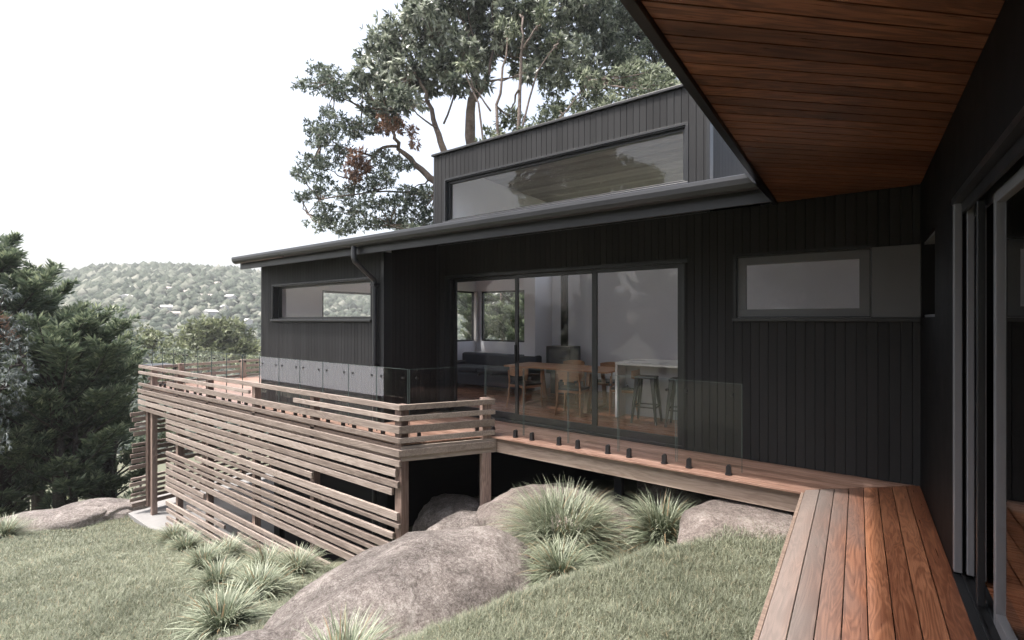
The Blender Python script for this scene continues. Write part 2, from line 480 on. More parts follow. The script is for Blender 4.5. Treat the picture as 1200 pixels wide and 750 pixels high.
# ------------------------------------------------------------------ HOUSE
house = thing('house', 'black timber clad house with a low raking roof, clerestory box and covered timber soffit wing', 'house', (0, 0, 0))
def wall_solid(mb, axis, c0, c1, u0, u1, z0, z1, ops):
    """solid wall with openings. axis 'y': wall in xz plane, occupying y c0..c1; 'x': in yz plane"""
    us = sorted({u0, u1, *[v for o in ops for v in o[:2] if u0 < v < u1]})
    zs = sorted({z0, z1, *[v for o in ops for v in o[2:] if z0 < v < z1]})
    def filled(i, j):
        if i < 0 or j < 0 or i >= len(us) - 1 or j >= len(zs) - 1: return False
        a = (us[i] + us[i + 1]) / 2; b = (zs[j] + zs[j + 1]) / 2
        return not any(o[0] < a < o[1] and o[2] < b < o[3] for o in ops)
    def q(pts): mb.add([(p[0], p[1], p[2]) if axis == 'y' else (p[1], p[0], p[2]) for p in pts], [(0, 1, 2, 3)], .5)
    for i in range(len(us) - 1):
        for j in range(len(zs) - 1):
            if not filled(i, j): continue
            a, b, c, d = us[i], us[i + 1], zs[j], zs[j + 1]
            q([(a, c0, c), (b, c0, c), (b, c0, d), (a, c0, d)]); q([(a, c1, c), (a, c1, d), (b, c1, d), (b, c1, c)])
            if not filled(i - 1, j): q([(a, c0, c), (a, c0, d), (a, c1, d), (a, c1, c)])
            if not filled(i + 1, j): q([(b, c0, c), (b, c1, c), (b, c1, d), (b, c0, d)])
            if not filled(i, j - 1): q([(a, c0, c), (a, c1, c), (b, c1, c), (b, c0, c)])
            if not filled(i, j + 1): q([(a, c0, d), (b, c0, d), (b, c1, d), (a, c1, d)])
def cladding(mb, axis, c, sgn, u0, u1, z0, z1, ops, bw=.092):
    """V-jointed vertical boards 8 mm in front of plane c (sgn = outward direction)"""
    face = c + sgn * .010; deep = c + sgn * .001; g = .0035
    us = [(u0, face)]
    k = u0 + bw; jo = set()
    while k < u1 - .02:
        us += [(k - g, face), (k, deep), (k + g, face)]; k += bw
    us.append((u1, face))
    ext = sorted({v for o in ops for v in o[:2] if u0 < v < u1})
    full = list(us)
    for e in ext:
        for i in range(len(full) - 1):
            if full[i][0] < e < full[i + 1][0]:
                t = (e - full[i][0]) / (full[i + 1][0] - full[i][0])
                full.insert(i + 1, (e, full[i][1] * (1 - t) + full[i + 1][1] * t)); break
    zs = sorted({z0, z1, *[v for o in ops for v in o[2:] if z0 < v < z1]})
    br = 0; rn = R.random()
    for i in range(len(full) - 1):
        (a, da), (b, db) = full[i], full[i + 1]
        nb = int((a - u0 + g + 1e-6) / bw)
        if nb != br: br = nb; rn = R.random()
        for j in range(len(zs) - 1):
            m = (a + b) / 2; zz = (zs[j] + zs[j + 1]) / 2
            if any(o[0] < m < o[1] and o[2] < zz < o[3] for o in ops): continue
            pts = [(a, da, zs[j]), (b, db, zs[j]), (b, db, zs[j + 1]), (a, da, zs[j + 1])]
            mb.add([(p[0], p[1], p[2]) if axis == 'y' else (p[1], p[0], p[2]) for p in pts], [(0, 1, 2, 3)], rn)

YA = 6.26; XB = .505; YF = 5.05; XV = -6.18; XW = -10.06; YBK = 10.2
DOOR = (-5.90, -1.787, 0.0, 2.38)
WINR = (-1.185, .113, 1.675, 2.405)
FWIN = (-9.60, -6.50, 1.665, 2.33)
def rake_top(mb, zlim):
    mb.v = [(x, y, rz_(y, .006)) if z > zlim else (x, y, z) for x, y, z in mb.v]
def rz_(y, off=0): return 2.67 + (y - 4.66) * (3.01 - 2.67) / (6.26 - 4.66) + off
def add_wall(axis, c_out, c_in, u0, u1, z0, z1, ops, sgn, clad=True, material=None, name='wall', rake=False):
    w = MB(); wall_solid(w, axis, min(c_out, c_in), max(c_out, c_in), u0, u1, z0, z1, ops)
    if rake: rake_top(w, z1 - .01)
    o = w.build(name, material or M['inwall'], house)
    if clad:
        k = MB(); cladding(k, axis, c_out, sgn, u0, u1, z0, z1, ops)
        if rake: rake_top(k, z1 - .01)
        k.build('cladding', M['clad'], o)
    return o
add_wall('y', YA, YA + .14, XV + .001, 1.2, -.25, 2.99, [DOOR, WINR], -1)
add_wall('y', YF, YF + .14, XW, XV, -.25, 2.70, [FWIN], -1, rake=True)
add_wall('x', XV, XV - .14, YF + .142, YA, -.25, 2.72, [], 1, rake=True)
add_wall('x', XW, XW + .14, YF + .142, 8.6, -.25, 2.66, [(6.35, 8.2, .9, 2.33)], -1, rake=True)
add_wall('y', 8.6, 8.46, XW, -8.6, -.25, 3.3, [(-9.9, -8.75, .1, 2.6)], 1, False)  # unseen opening added to brighten the front room
add_wall('x', -8.6, -8.46, 8.6, YBK, -.25, 4.3, [(9.0, 10.05, 1.08, 2.42)], -1, False)
add_wall('y', YBK, YBK - .14, -8.6, 4.0, -.25, 4.6, [(-8.3, -6.62, 1.08, 2.42), (-5.9, -1.9, 2.78, 4.40), (.7, 2.3, .3, 2.8)], 1, False)  # last two openings are out of view, added to bring light indoors
add_wall('x', 2.4, 2.5, YA + .142, YBK - .142, -.25, 4.3, [], 1, False)
# clerestory box
CW = (-5.97, -1.78, 3.405, 4.135)
add_wall('y', YA, YA + .14, XV - .07, -1.50, 2.992, 4.62, [CW], -1)
add_wall('x', -1.50, -1.64, YA + .142, YBK, 2.992, 4.62, [], 1)
add_wall('x', XV - .07, XV + .07, YA + .142, YBK, 3.3, 4.62, [], -1)
c = MB(); c.box(XV - .12, -1.46, YA - .045, YBK + .05, 4.62, 4.66); c.build('parapet_capping', M['trim'], house, bevel=.006)
c = MB()
for k in range(30):
    y0 = YA + .15 + k * .128; c.box(XV + .08, -1.65, y0, y0 + .124, 4.50 - .0, 4.54)
c.build('ceiling', M['ceil'], house)
c = MB(); c.box(XV - .06, -1.52, YA + .01, YBK, 4.545, 4.615); c.build('roof', M['roof'], house)
# trims at corners of the boarded faces
for bxs in ((-1.525, -1.486, YA - .014, YA + .155, 2.99, 4.615), (XV - .085, XV - .045, YA - .014, YA + .155, 2.99, 4.615), (XV - .05, XV + .013, YF - .014, YF + .155, -.25, 2.745),
            (XW - .013, XW + .035, YF - .014, YF + .155, -.25, 2.745), (XV + .001, XV + .035, YA - .035, YA - .0, 0, 2.98)):
    t = MB(); t.box(*bxs); t.build('corner_trim', M['trim'], house, bevel=.003)

# raking main roof: plate between gutter and the house
SL = (3.01 - 2.67) / (YA - 4.66)
def rz_(y, off=0): return 2.67 + (y - 4.66) * SL + off
def rake(mb, x0, x1, y0, y1, o0, o1, x1b=None):
    x1b = x1 if x1b is None else x1b
    vs = [(x0, y0, rz_(y0, o0)), (x1b, y0, rz_(y0, o0)), (x1b, y1, rz_(y1, o0)), (x0, y1, rz_(y1, o0)),
          (x0, y0, rz_(y0, o1)), (x1, y0, rz_(y0, o1)), (x1, y1, rz_(y1, o1)), (x0, y1, rz_(y1, o1))]
    mb.add(vs, [(3, 2, 1, 0), (4, 5, 6, 7), (0, 1, 5, 4), (1, 2, 6, 5), (2, 3, 7, 6), (3, 0, 4, 7)], .5)
c = MB(); rake(c, -10.12, -.80, 4.69, YA - .015, .012, .20); c.build('roof', M['roof'], house)
c = MB(); rake(c, -10.12, XV - .09, YA - .015, 9.0, .012, .20); c.build('roof', M['roof'], house)
c = MB(); rake(c, -1.484, 4.0, YA - .014, YBK, .012, .20); c.build('roof', M['roof'], house)
c = MB(); c.add([(-10.13, 4.66, 2.67), (-.60, 4.66, 2.67), (-.745, 4.66, 2.86), (-10.13, 4.66, 2.86),
                 (-10.13, 4.685, 2.67), (-.60, 4.685, 2.67), (-.745, 4.685, 2.86), (-10.13, 4.685, 2.86)],
                [(0, 1, 2, 3), (7, 6, 5, 4), (4, 5, 1, 0), (3, 2, 6, 7), (1, 5, 6, 2), (0, 3, 7, 4)])
rake(c, -10.152, -10.132, 4.66, 9.0, 0, .24)
fas = c.build('fascia', M['trim'], house, bevel=.003)
# gutter: half-round with rolled lip
gp = [(4.652, 2.905), (4.652, 2.81), (4.63, 2.785), (4.59, 2.775), (4.55, 2.79), (4.52, 2.825), (4.512, 2.87), (4.515, 2.905), (4.527, 2.912),
      (4.53, 2.90), (4.522, 2.868), (4.53, 2.832), (4.556, 2.80), (4.59, 2.788), (4.622, 2.797), (4.640, 2.815), (4.640, 2.905)]
c = MB(); n = len(gp)
vs = [(-10.20, a, b) for a, b in gp] + [(-.79 + (2.91 - b) * .75, a, b) for a, b in gp]
c.add(vs, [(i, i + 1, i + 1 + n, i + n) for i in range(n - 1)] + [(n - 1, 0, n, 2 * n - 1)])
c.add([(-10.20, a, b) for a, b in gp[:9]], [tuple(range(9))])
c.build('gutter', M['gutter'], house)
# downpipe
c = MB(); xd = -6.33
c.tube([(xd, 4.59, 2.79), (xd, 4.59, 2.60), (xd, 4.60, 2.57), (xd, 4.97, 2.30), (xd, 4.985, 2.26), (xd, 4.985, -2.6)], .040, 14)
dp = c.build('downpipe', M['gutter'], house, smooth=False)
for z in (2.2, .9):
    b = MB(); b.box(xd - .05, xd + .05, 4.93, 5.04, z, z + .035); b.build('bracket', M['black'], dp)

# windows
def window(axis, c, ins, op, sub=(), fw=.05, depth=.07, sill=True, gm='glass', fmat='frame', sgn=-1, split=()):
    """c = outer wall plane, ins = recess of the frame"""
    u0, u1, z0, z1 = op
    def bx(mb, a0, a1, d0, d1, b0, b1):
        p0, p1 = sorted((c - sgn * d0, c - sgn * d1))
        if axis == 'y': mb.box(a0, a1, p0, p1, b0, b1)
        else: mb.box(p0, p1, a0, a1, b0, b1)
    w = MB()
    e = .002
    bx(w, u0 + e, u1 - e, ins, ins + depth, z0 + e, z0 + fw); bx(w, u0 + e, u1 - e, ins, ins + depth, z1 - fw, z1 - e)
    bx(w, u0 + e, u0 + fw, ins, ins + depth, z0 + fw, z1 - fw); bx(w, u1 - fw, u1 - e, ins, ins + depth, z0 + fw, z1 - fw)
    for s in split: bx(w, s - fw * .5, s + fw * .5, ins, ins + depth, z0 + fw, z1 - fw)
    fo = w.build('window', M[fmat], house, bevel=.003)
    t = MB(); e = .003; k_ = .014                 # dark reveal lining
    bx(t, u0 + e, u0 + k_, .002, ins - .001, z0 + e, z1 - e); bx(t, u1 - k_, u1 - e, .002, ins - .001, z0 + e, z1 - e)
    bx(t, u0 + k_, u1 - k_, .002, ins - .001, z1 - k_, z1 - e); bx(t, u0 + k_, u1 - k_, .002, ins - .001, z0 + e, z0 + k_)
    t.build('reveal', M['frame'], fo)
    t = MB()                                      # flat trim round the opening
    bx(t, u0 - .035, u1 + .035, -.018, .01, z1, z1 + .035); bx(t, u0 - .035, u0, -.018, .01, z0, z1); bx(t, u1, u1 + .035, -.018, .01, z0, z1)
    t.build('trim', M['trim'], fo, bevel=.002)
    if sill:
        t = MB(); bx(t, u0 - .04, u1 + .04, -.05, .012, z0 - .04, z0 - .001); t.build('sill', M['gutter'], fo, bevel=.004)
    g = MB(); bx(g, u0 + fw, u1 - fw, ins + depth * .5, ins + depth * .5 + .001, z0 + fw, z1 - fw)
    g2 = MB()
    d = ins + depth * .5
    q = c - sgn * d
    pts = [(u0 + fw, z0 + fw), (u1 - fw, z0 + fw), (u1 - fw, z1 - fw), (u0 + fw, z1 - fw)]
    g2.add([(a, q, b) if axis == 'y' else (q, a, b) for a, b in pts], [(0, 1, 2, 3)])
    g2.build('pane', M[gm], fo)
    return fo
window('y', YF, .09, (FWIN[0], FWIN[1], FWIN[2], FWIN[3]), fw=.045)
window('y', YA, .05, CW, fw=.05)
# extra deep jamb on the left of both long windows, as the reveals read double
window('y', YA, .02, (WINR[0], WINR[1], WINR[2], WINR[3]), fw=.10, fmat='panel')
window('x', XW, .04, (6.35, 8.2, .9, 2.33), sill=False)
window('x', -8.6, .03, (9.0, 10.05, 1.08, 2.42), fw=.045, sill=False)
window('y', YBK, .03, (-8.3, -6.62, 1.08, 2.42), fw=.045, sill=False, sgn=1)
c = MB(); c.box(-8.46, -8.38, YBK - .24, YBK - .16, 1.08, 2.42); c.build('window_post', M['white'], house)
# grey infill panel at the corner, proud of the wall, running on behind the side wall
c = MB(); c.box(.118, .64, YA - .032, YA - .001, 1.675, 2.405); c.build('infill_panel', M['panel'], house, bevel=.003)
c = MB(); c.box(.15, XB - .002, YA - .052, YA - .0, 1.634, 1.673); c.build('sill', M['gutter'], house, bevel=.003)

# big sliding doors
dr = MB()
x0, x1, z0, z1 = DOOR
dr.box(x0 - .07, x0 + .045, YA - .02, YA + .13, 0, z1 + .0); dr.box(x1 - .035, x1 + .002, YA - .02, YA + .13, 0, z1)
dr.box(x0 - .07, x1 + .04, YA - .024, YA + .13, z1, z1 + .055); dr.box(x0 + .045, x1 - .035, YA - .018, YA + .13, 0, .035)
dro = dr.build('sliding_door', M['frame'], house, bevel=.004)
edges = [x0 + .045, -4.45, -3.054, x1 - .035]
for i in range(3):
    a, b = edges[i], edges[i + 1]
    yy = YA + (.075 if i == 0 else .03 if i == 1 else .0) 
    s = MB(); w = .062
    a2 = a - (.03 if i else 0)
    s.box(a2, a2 + w, yy, yy + .035, .036, z1 - .002); s.box(b - w, b, yy, yy + .035, .036, z1 - .002)
    s.box(a2 + w, b - w, yy, yy + .035, .036, .135); s.box(a2 + w, b - w, yy, yy + .035, z1 - .06, z1 - .002)
    so_ = s.build('door_leaf', M['frame'], house, bevel=.003)
    g = MB(); g.add([(a2 + w, yy + .018, .135), (b - w, yy + .018, .135), (b - w, yy + .018, z1 - .06), (a2 + w, yy + .018, z1 - .06)], [(0, 1, 2, 3)])
    g.build('pane', M['doorglass'], so_)
    if i == 1:
        h = MB(); h.box(a2 + .012, a2 + .032, yy - .035, yy - .005, .95, 1.25); h.build('handle', M['black'], so_, bevel=.004)

# interior
c = MB()
k = 0; y = YA + .14
while y < YBK - .15:
    yb = min(y + .118, YBK - .142); c.box(-8.45, 2.39, y, yb, -.02, .02); y += .121
y = YF + .16
while y < YA + .12:
    c.box(XW + .142, XV - .142, y, y + .118, -.02, .02); y += .121
c.build('floor', M['floor_in'], house)
c = MB(); c.box(XW + .142, -8.47, YA + .14, 8.45, -.02, .019); c.box(-8.46, 2.39, YA + .15, YBK - .142, -.10, -.03)
c.build('subfloor', M['floor_in'], house)
c = MB()
vs = [(-1.63, YA + .15, 2.99), (2.39, YA + .15, 2.99), (2.39, YBK - .15, 3.3), (-1.63, YBK - .15, 3.3)]
c.add(vs, [(0, 1, 2, 3)]); c.build('ceiling', M['inwall'], house); c = MB()
c.add([(XW + .15, YF + .15, 2.68), (XV - .15, YF + .15, 2.68), (XV - .15, 8.45, 3.3), (XW + .15, 8.45, 3.3)], [(0, 1, 2, 3)])
c.add([(-8.45, 8.46, 3.32), (XV - .07, 8.46, 3.32), (XV - .07, YBK - .15, 3.6), (-8.45, YBK - .15, 3.6)], [(0, 1, 2, 3)])
c.build('ceiling', M['inwall'], house)
c = MB(); c.box(-6.35, -6.05, YBK - .9, YBK - .145, .02, 3.29); c.build('interior_wall', M['inwall'], house)

# wing: side wall with tall sliding doors beside the camera, corner opening, soffit
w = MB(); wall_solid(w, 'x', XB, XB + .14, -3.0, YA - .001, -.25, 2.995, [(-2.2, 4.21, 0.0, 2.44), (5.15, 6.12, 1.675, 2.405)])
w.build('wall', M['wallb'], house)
w = MB()
w.box(XB + .02, XB + .055, 5.152, 5.19, 1.677, 2.403); w.box(XB + .065, XB + .095, 5.24, 5.27, 1.70, 2.38); w.box(XB + .02, XB + .10, 5.152, 6.11, 1.677, 1.70)
w.box(XB + .02, XB + .10, 5.152, 6.11, 2.38, 2.403)
w.build('window', M['frame_grey'], house, bevel=.002)
# wing room behind the doors
w = MB()
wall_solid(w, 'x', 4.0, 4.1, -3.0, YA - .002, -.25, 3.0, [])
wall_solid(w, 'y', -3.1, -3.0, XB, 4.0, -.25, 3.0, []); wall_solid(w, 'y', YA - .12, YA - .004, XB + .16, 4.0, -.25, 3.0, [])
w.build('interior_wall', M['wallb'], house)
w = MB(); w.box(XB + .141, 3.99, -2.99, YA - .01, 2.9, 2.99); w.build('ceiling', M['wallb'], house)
w = MB()
y = -2.99
while y < YA - .13: w.box(XB + .142, 3.99, y, y + .12, -.03, .0); y += .123
w.build('floor', M['floor_in'], house)
# multi-track door frame
JB = 4.205
d = MB(); d.box(XB - .005, XB + .035, JB - .055, JB + .001, .035, 2.438); d.box(XB + .055, XB + .09, JB - .06, JB - .001, .035, 2.438)
d.box(XB + .105, XB + .139, JB - .10, JB - .002, .035, 2.438)
do = d.build('sliding_door', M['frame_grey'], house, bevel=.004)
d = MB(); d.box(XB - .012, XB + .138, -2.198, JB, 2.395, 2.437); d.box(XB + .03, XB + .05, -2.198, JB, 2.33, 2.395); d.box(XB + .09, XB + .105, -2.198, JB, 2.30, 2.395)
d.build('head_track', M['frame'], do, bevel=.003)
d = MB(); d.box(XB - .008, XB + .139, -2.198, JB, -.02, .006); d.box(XB + .036, XB + .048, -2.198, JB, .006, .022); d.box(XB + .092, XB + .104, -2.198, JB, .006, .022)
d.build('floor_track', M['frame'], do, bevel=.002)
YS = 3.60
lf = MB(); lf.box(XB + .085, XB + .125, YS - .05, YS, .024, 2.33); lf.box(XB + .085, XB + .125, -.2, YS - .05, .024, .10); lf.box(XB + .085, XB + .125, -.2, YS - .05, 2.27, 2.33)
lf.box(XB + .085, XB + .125, -.25, -.2, .024, 2.33)
lfo = lf.build('door_leaf', M['frame_grey'], house, bevel=.004)
g = MB(); g.add([(XB + .105, -.2, .10), (XB + .105, YS - .05, .10), (XB + .105, YS - .05, 2.27), (XB + .105, -.2, 2.27)], [(0, 1, 2, 3)]); g.build('pane', M['doorglass'], lfo)
lf = MB(); lf.box(XB + .045, XB + .08, YS + .16, YS + .20, .024, 2.33); lf.build('door_leaf', M['frame'], house, bevel=.004)

# wing roof and its soffit of diagonal boards
XE = -.745; ZS = 3.0
c = MB(); dirv = Vector((math.sin(rad(46)), math.cos(rad(46)))); nrm = Vector((-dirv.y, dirv.x)); bwid = .108
def clip(poly, p, nn, keep):      # keep side of half-plane
    out = []
    for i in range(len(poly)):
        a, b = poly[i], poly[(i + 1) % len(poly)]
        da = ((a[0] - p[0]) * nn[0] + (a[1] - p[1]) * nn[1]) * keep; db = ((b[0] - p[0]) * nn[0] + (b[1] - p[1]) * nn[1]) * keep
        if da >= 0: out.append(a)
        if (da >= 0) != (db >= 0):
            tt = da / (da - db); out.append((a[0] + (b[0] - a[0]) * tt, a[1] + (b[1] - a[1]) * tt))
    return out
rect = [(XE, -3.0), (XB - .001, -3.0), (XB - .001, YA - .012), (XE, YA - .012)]
proj = [q[0] * nrm.x + q[1] * nrm.y for q in rect]
k = min(proj)
while k < max(proj):
    a = (nrm.x * (k + .010), nrm.y * (k + .010)); b = (nrm.x * (k + bwid), nrm.y * (k + bwid))
    pl = clip(clip(rect, a, nrm, 1), b, nrm, -1)
    if len(pl) > 2: c.prism(pl, ZS, ZS + .016)
    k += bwid
c.build('soffit', M['soffit'], house)
c = MB(); c.box(XE - .002, 4.1, -3.05, YA - .02, ZS + .02, ZS + .30); c.build('roof', M['roof'], house)
c = MB(); c.box(XE - .055, XE - .003, -3.1, YA - .012, ZS - .03, ZS + .33); c.build('fascia', M['frame'], house, bevel=.004)
c = MB(); c.box(XE - .05, 2.5, YA - .005, YA + .10, 2.994, 3.33); c.build('fascia', M['clad'], house)

# foundations under the floor
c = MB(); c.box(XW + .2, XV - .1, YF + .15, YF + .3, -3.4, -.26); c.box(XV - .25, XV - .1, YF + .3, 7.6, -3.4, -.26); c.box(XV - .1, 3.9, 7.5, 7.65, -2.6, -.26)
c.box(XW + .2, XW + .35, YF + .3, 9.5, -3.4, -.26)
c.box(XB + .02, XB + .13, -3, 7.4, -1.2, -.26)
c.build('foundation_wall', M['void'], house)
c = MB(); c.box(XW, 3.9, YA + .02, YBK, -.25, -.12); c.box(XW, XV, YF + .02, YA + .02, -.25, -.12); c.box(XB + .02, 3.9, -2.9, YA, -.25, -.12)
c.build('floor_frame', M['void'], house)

# ------------------------------------------------------------------ DECK
deck = thing('timber_deck', 'reddish hardwood deck wrapping the house, mitred where the walkway meets the front run', 'deck', (0, 0, 0))
BW = .115; YD = 5.45
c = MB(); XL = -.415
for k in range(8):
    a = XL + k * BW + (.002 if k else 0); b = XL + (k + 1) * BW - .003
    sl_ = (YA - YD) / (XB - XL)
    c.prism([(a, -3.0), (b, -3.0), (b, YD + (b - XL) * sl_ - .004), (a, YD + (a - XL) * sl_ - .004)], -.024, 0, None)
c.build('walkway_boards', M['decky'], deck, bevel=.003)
c = MB()
DG0 = (-4.93, 4.32); DG1 = (-4.20, YD)
def dgx(y): return DG0[0] + (DG1[0] - DG0[0]) * (y - DG0[1]) / (DG1[1] - DG0[1])
def mitx(y): return XL + (y - YD) * (XB - XL) / (YA - YD)
y = 4.32
while y < 9.4:
    ya, yb = y, min(y + BW - .004, 9.5)
    if yb <= YF - .02:
        c.prism([(-14.45, ya), (dgx(ya), ya), (dgx(yb), yb), (-14.45, yb)], -.024, 0)
    else:
        c.prism([(-14.45, ya), (XW - .015, ya), (XW - .015, yb), (-14.45, yb)], -.024, 0)
        if yb < YD:
            c.prism([(XV + .015, ya), (dgx(ya), ya), (dgx(yb), yb), (XV + .015, yb)], -.024, 0)
        elif ya < YA - .03:
            yb2 = min(yb, YA - .028)
            xs = [XV + .015, -3.9 + R.uniform(-1, 1), None]
            c.prism([(xs[0], ya), (xs[1], ya), (xs[1], yb2), (xs[0], yb2)], -.024, 0)
            c.prism([(xs[1] + .003, ya), (mitx(max(ya, YD)) - .004, ya), (mitx(yb2) - .004, yb2), (xs[1] + .003, yb2)], -.024, 0)
    y += BW
c.build('front_boards', M['deckx'], deck, bevel=.003)
c = MB()
c.box(-4.19, XL + .03, YD - .028, YD - .002, -.085, -.004); c.box(-4.19, XL + .03, YD - .024, YD - .002, -.235, -.089)
c.box(-14.45, -4.94, 4.29, 4.318, -.23, -.03)
c.box(XL - .028, XL - .003, -3.0, YD - .03, -.14, -.004)
c.build('fascia', M['fascia_wood'], deck, bevel=.003)
c = MB(); c.bar((DG0[0] + .012, DG0[1] - .02, -.13), (DG1[0] + .012, DG1[1] - .03, -.13), .026, .2); c.build('fascia', M['slatr'], deck, bevel=.003)
for x in np.arange(-14.2, .1, .9):
    ylo = 4.35 if x < -5 else (YD + .02 if x > -4.15 else DG0[1] + (x + .06 - DG0[0]) * (DG1[1] - DG0[1]) / (DG1[0] - DG0[0]) + .04)
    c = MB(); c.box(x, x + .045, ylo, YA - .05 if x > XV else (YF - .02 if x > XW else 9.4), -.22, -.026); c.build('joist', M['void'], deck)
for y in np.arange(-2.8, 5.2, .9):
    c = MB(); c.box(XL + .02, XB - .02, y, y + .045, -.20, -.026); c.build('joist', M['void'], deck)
for x, y in ((-2.6, 5.9), (-1.0, 5.9), (-9, 4.8), (-12, 8.5), (-.3, 3.2), (-.3, 1.0)):
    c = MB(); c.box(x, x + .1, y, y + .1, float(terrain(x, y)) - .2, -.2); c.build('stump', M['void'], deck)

# ------------------------------------------------------------------ SLATTED SCREEN
YS0 = 4.24
scr = thing('slatted_screen', 'long weathered timber screen of uneven horizontal slats on posts below the deck edge', 'timber screen', (0, 0, 0))
CORX = -4.885
def px(p): return x_at(p, YS0)
def groundx(z):      # right-most x (from the left) where the ground is still below z
    for x in np.arange(-14, CORX, .1):
        if float(terrain(x, YS0)) > z - .02: return x
    return CORX
slats = [(.532, .458, 162, None), (.383, .316, 162, 291), (.383, .316, 343, None), (.249, .150, 195, None), (.092, .024, 162, None), (-.065, -.155, 161, None),
         (-.206, -.286, 162, 468), (-.332, -.434, 161, 463), (-.487, -.571, 162, 466), (-.598, -.685, 194, 459), (-.733, -.826, 194, 365),
         (-.901, -1.004, 194, 465), (-1.045, -1.10, 194, 467), (-1.186, -1.266, 228, 460), (-1.334, -1.418, 194, 463), (-1.47, -1.525, 194.5, 455),
         (-1.59, -1.68, 194, 458), (-1.73, -1.83, 194, 450), (-1.90, -1.985, 193, 238), (-2.02, -2.09, 194, 440), (-2.13, -2.23, 193, 420), (-2.29, -2.37, 278, 420),
         (-2.31, -2.38, 218, 262), (-2.46, -2.56, 194, 420), (-2.63, -2.71, 194.5, 420), (-2.80, -2.87, 195, 330), (-2.96, -3.03, 194, 300)]
for zt, zb, pl, pr in slats:
    xa = px(pl) + R.uniform(-.01, .01)
    xb = CORX if pr is None else px(pr)
    if zb < -1.6: xb = min(xb, groundx(zb) + .9)
    m_ = MB(); L0 = xb - xa
    m_.box(0, L0, 0, .042, zb - (zb + zt) / 2, zt - (zb + zt) / 2)
    o = m_.build('slat', M['slat'], scr, bevel=.003); o.location = (xa, YS0 + R.uniform(-.004, .003), (zb + zt) / 2)
# return slats to the deck edge
RD = Vector((-4.17 - CORX, 5.37 - YS0, 0)); RL = RD.length; RA = math.atan2(RD.y, RD.x)
for zt, zb, *_ in [slats[0], slats[1], slats[3], slats[4], slats[5]]:
    m_ = MB(); m_.box(.0, RL + R.uniform(-.006, .01), .0, .040, zb - (zb + zt) / 2, zt - (zb + zt) / 2 - .001)
    o = m_.build('slat', M['slatr'], scr, bevel=.003); o.location = (CORX + .003, YS0 - .0, (zb + zt) / 2 + .0); o.rotation_euler = (0, 0, RA)
def post(x, y, ztop, zbot, ang=0, w=.11, parent=scr, w2=None):
    m_ = MB(); w2 = w2 or w; m_.box(-w / 2, w / 2, -w2 / 2, w2 / 2, zbot - ztop, 0)
    o = m_.build('post', M['post'], parent, bevel=.004); o.location = (x, y, ztop); o.rotation_euler = (0, 0, ang); return o
post(CORX - .085, YS0 + .12, .515, float(terrain(CORX, 4.3)) - .3, 0, .13)
pp = Vector((CORX, YS0, 0)) + RD.normalized() * (RL - .11) + Vector((-RD.y, RD.x, 0)).normalized() * .10
post(pp.x, pp.y, .54, -1.5, RA, .13)
for p_ in (292, 360, 238, 203, 173.5):
    post(px(p_) + .05, YS0 + .105, .505 if p_ != 238 else .43, float(terrain(px(p_), 4.35)) - .3)
for p_ in (300, 330, 272):
    post(px(p_) + .05, YS0 + .06 + 1.4, -.24, float(terrain(px(p_), 5.6)) - .3, parent=scr)
# side screen at the far end
scr2 = thing('slatted_screen', 'short end screen of stacked slats returning back under the far end of the deck', 'timber screen', (0, 0, 0))
zs = -.60
while zs > -2.85:
    h = R.uniform(.06, .10)
    if not (-1.32 < zs < -1.10 or -2.05 < zs < -1.9):
        m_ = MB(); m_.box(0, .042, 0, 3.6, -h / 2, h / 2)
        o = m_.build('slat', M['slaty'], scr2, bevel=.003); o.location = (-14.30, 4.02 + R.uniform(-.05, .08), zs - h / 2)
    zs -= h + R.uniform(.03, .06)
for y in (4.36, 5.6, 7.4): post(-14.12, y, -.24, -2.9, parent=scr2, w=.14)
# timber rail at the far end of the deck
rail = thing('timber_railing', 'low timber slat railing across the far end of the deck behind the glass', 'railing', (0, 0, 0))
for zt, zb in ((.50, .43), (.36, .29), (.22, .14), (.08, .02)):
    m_ = MB(); m_.box(0, .042, 0, 5.0, -(zt - zb) / 2, (zt - zb) / 2); o = m_.build('slat', M['slaty'], rail, bevel=.003); o.location = (-14.42, 4.4, (zt + zb) / 2)
for y in (5.1, 6.65, 8.2): post(-14.32, y, .52, -2.9, parent=rail, w=.12)

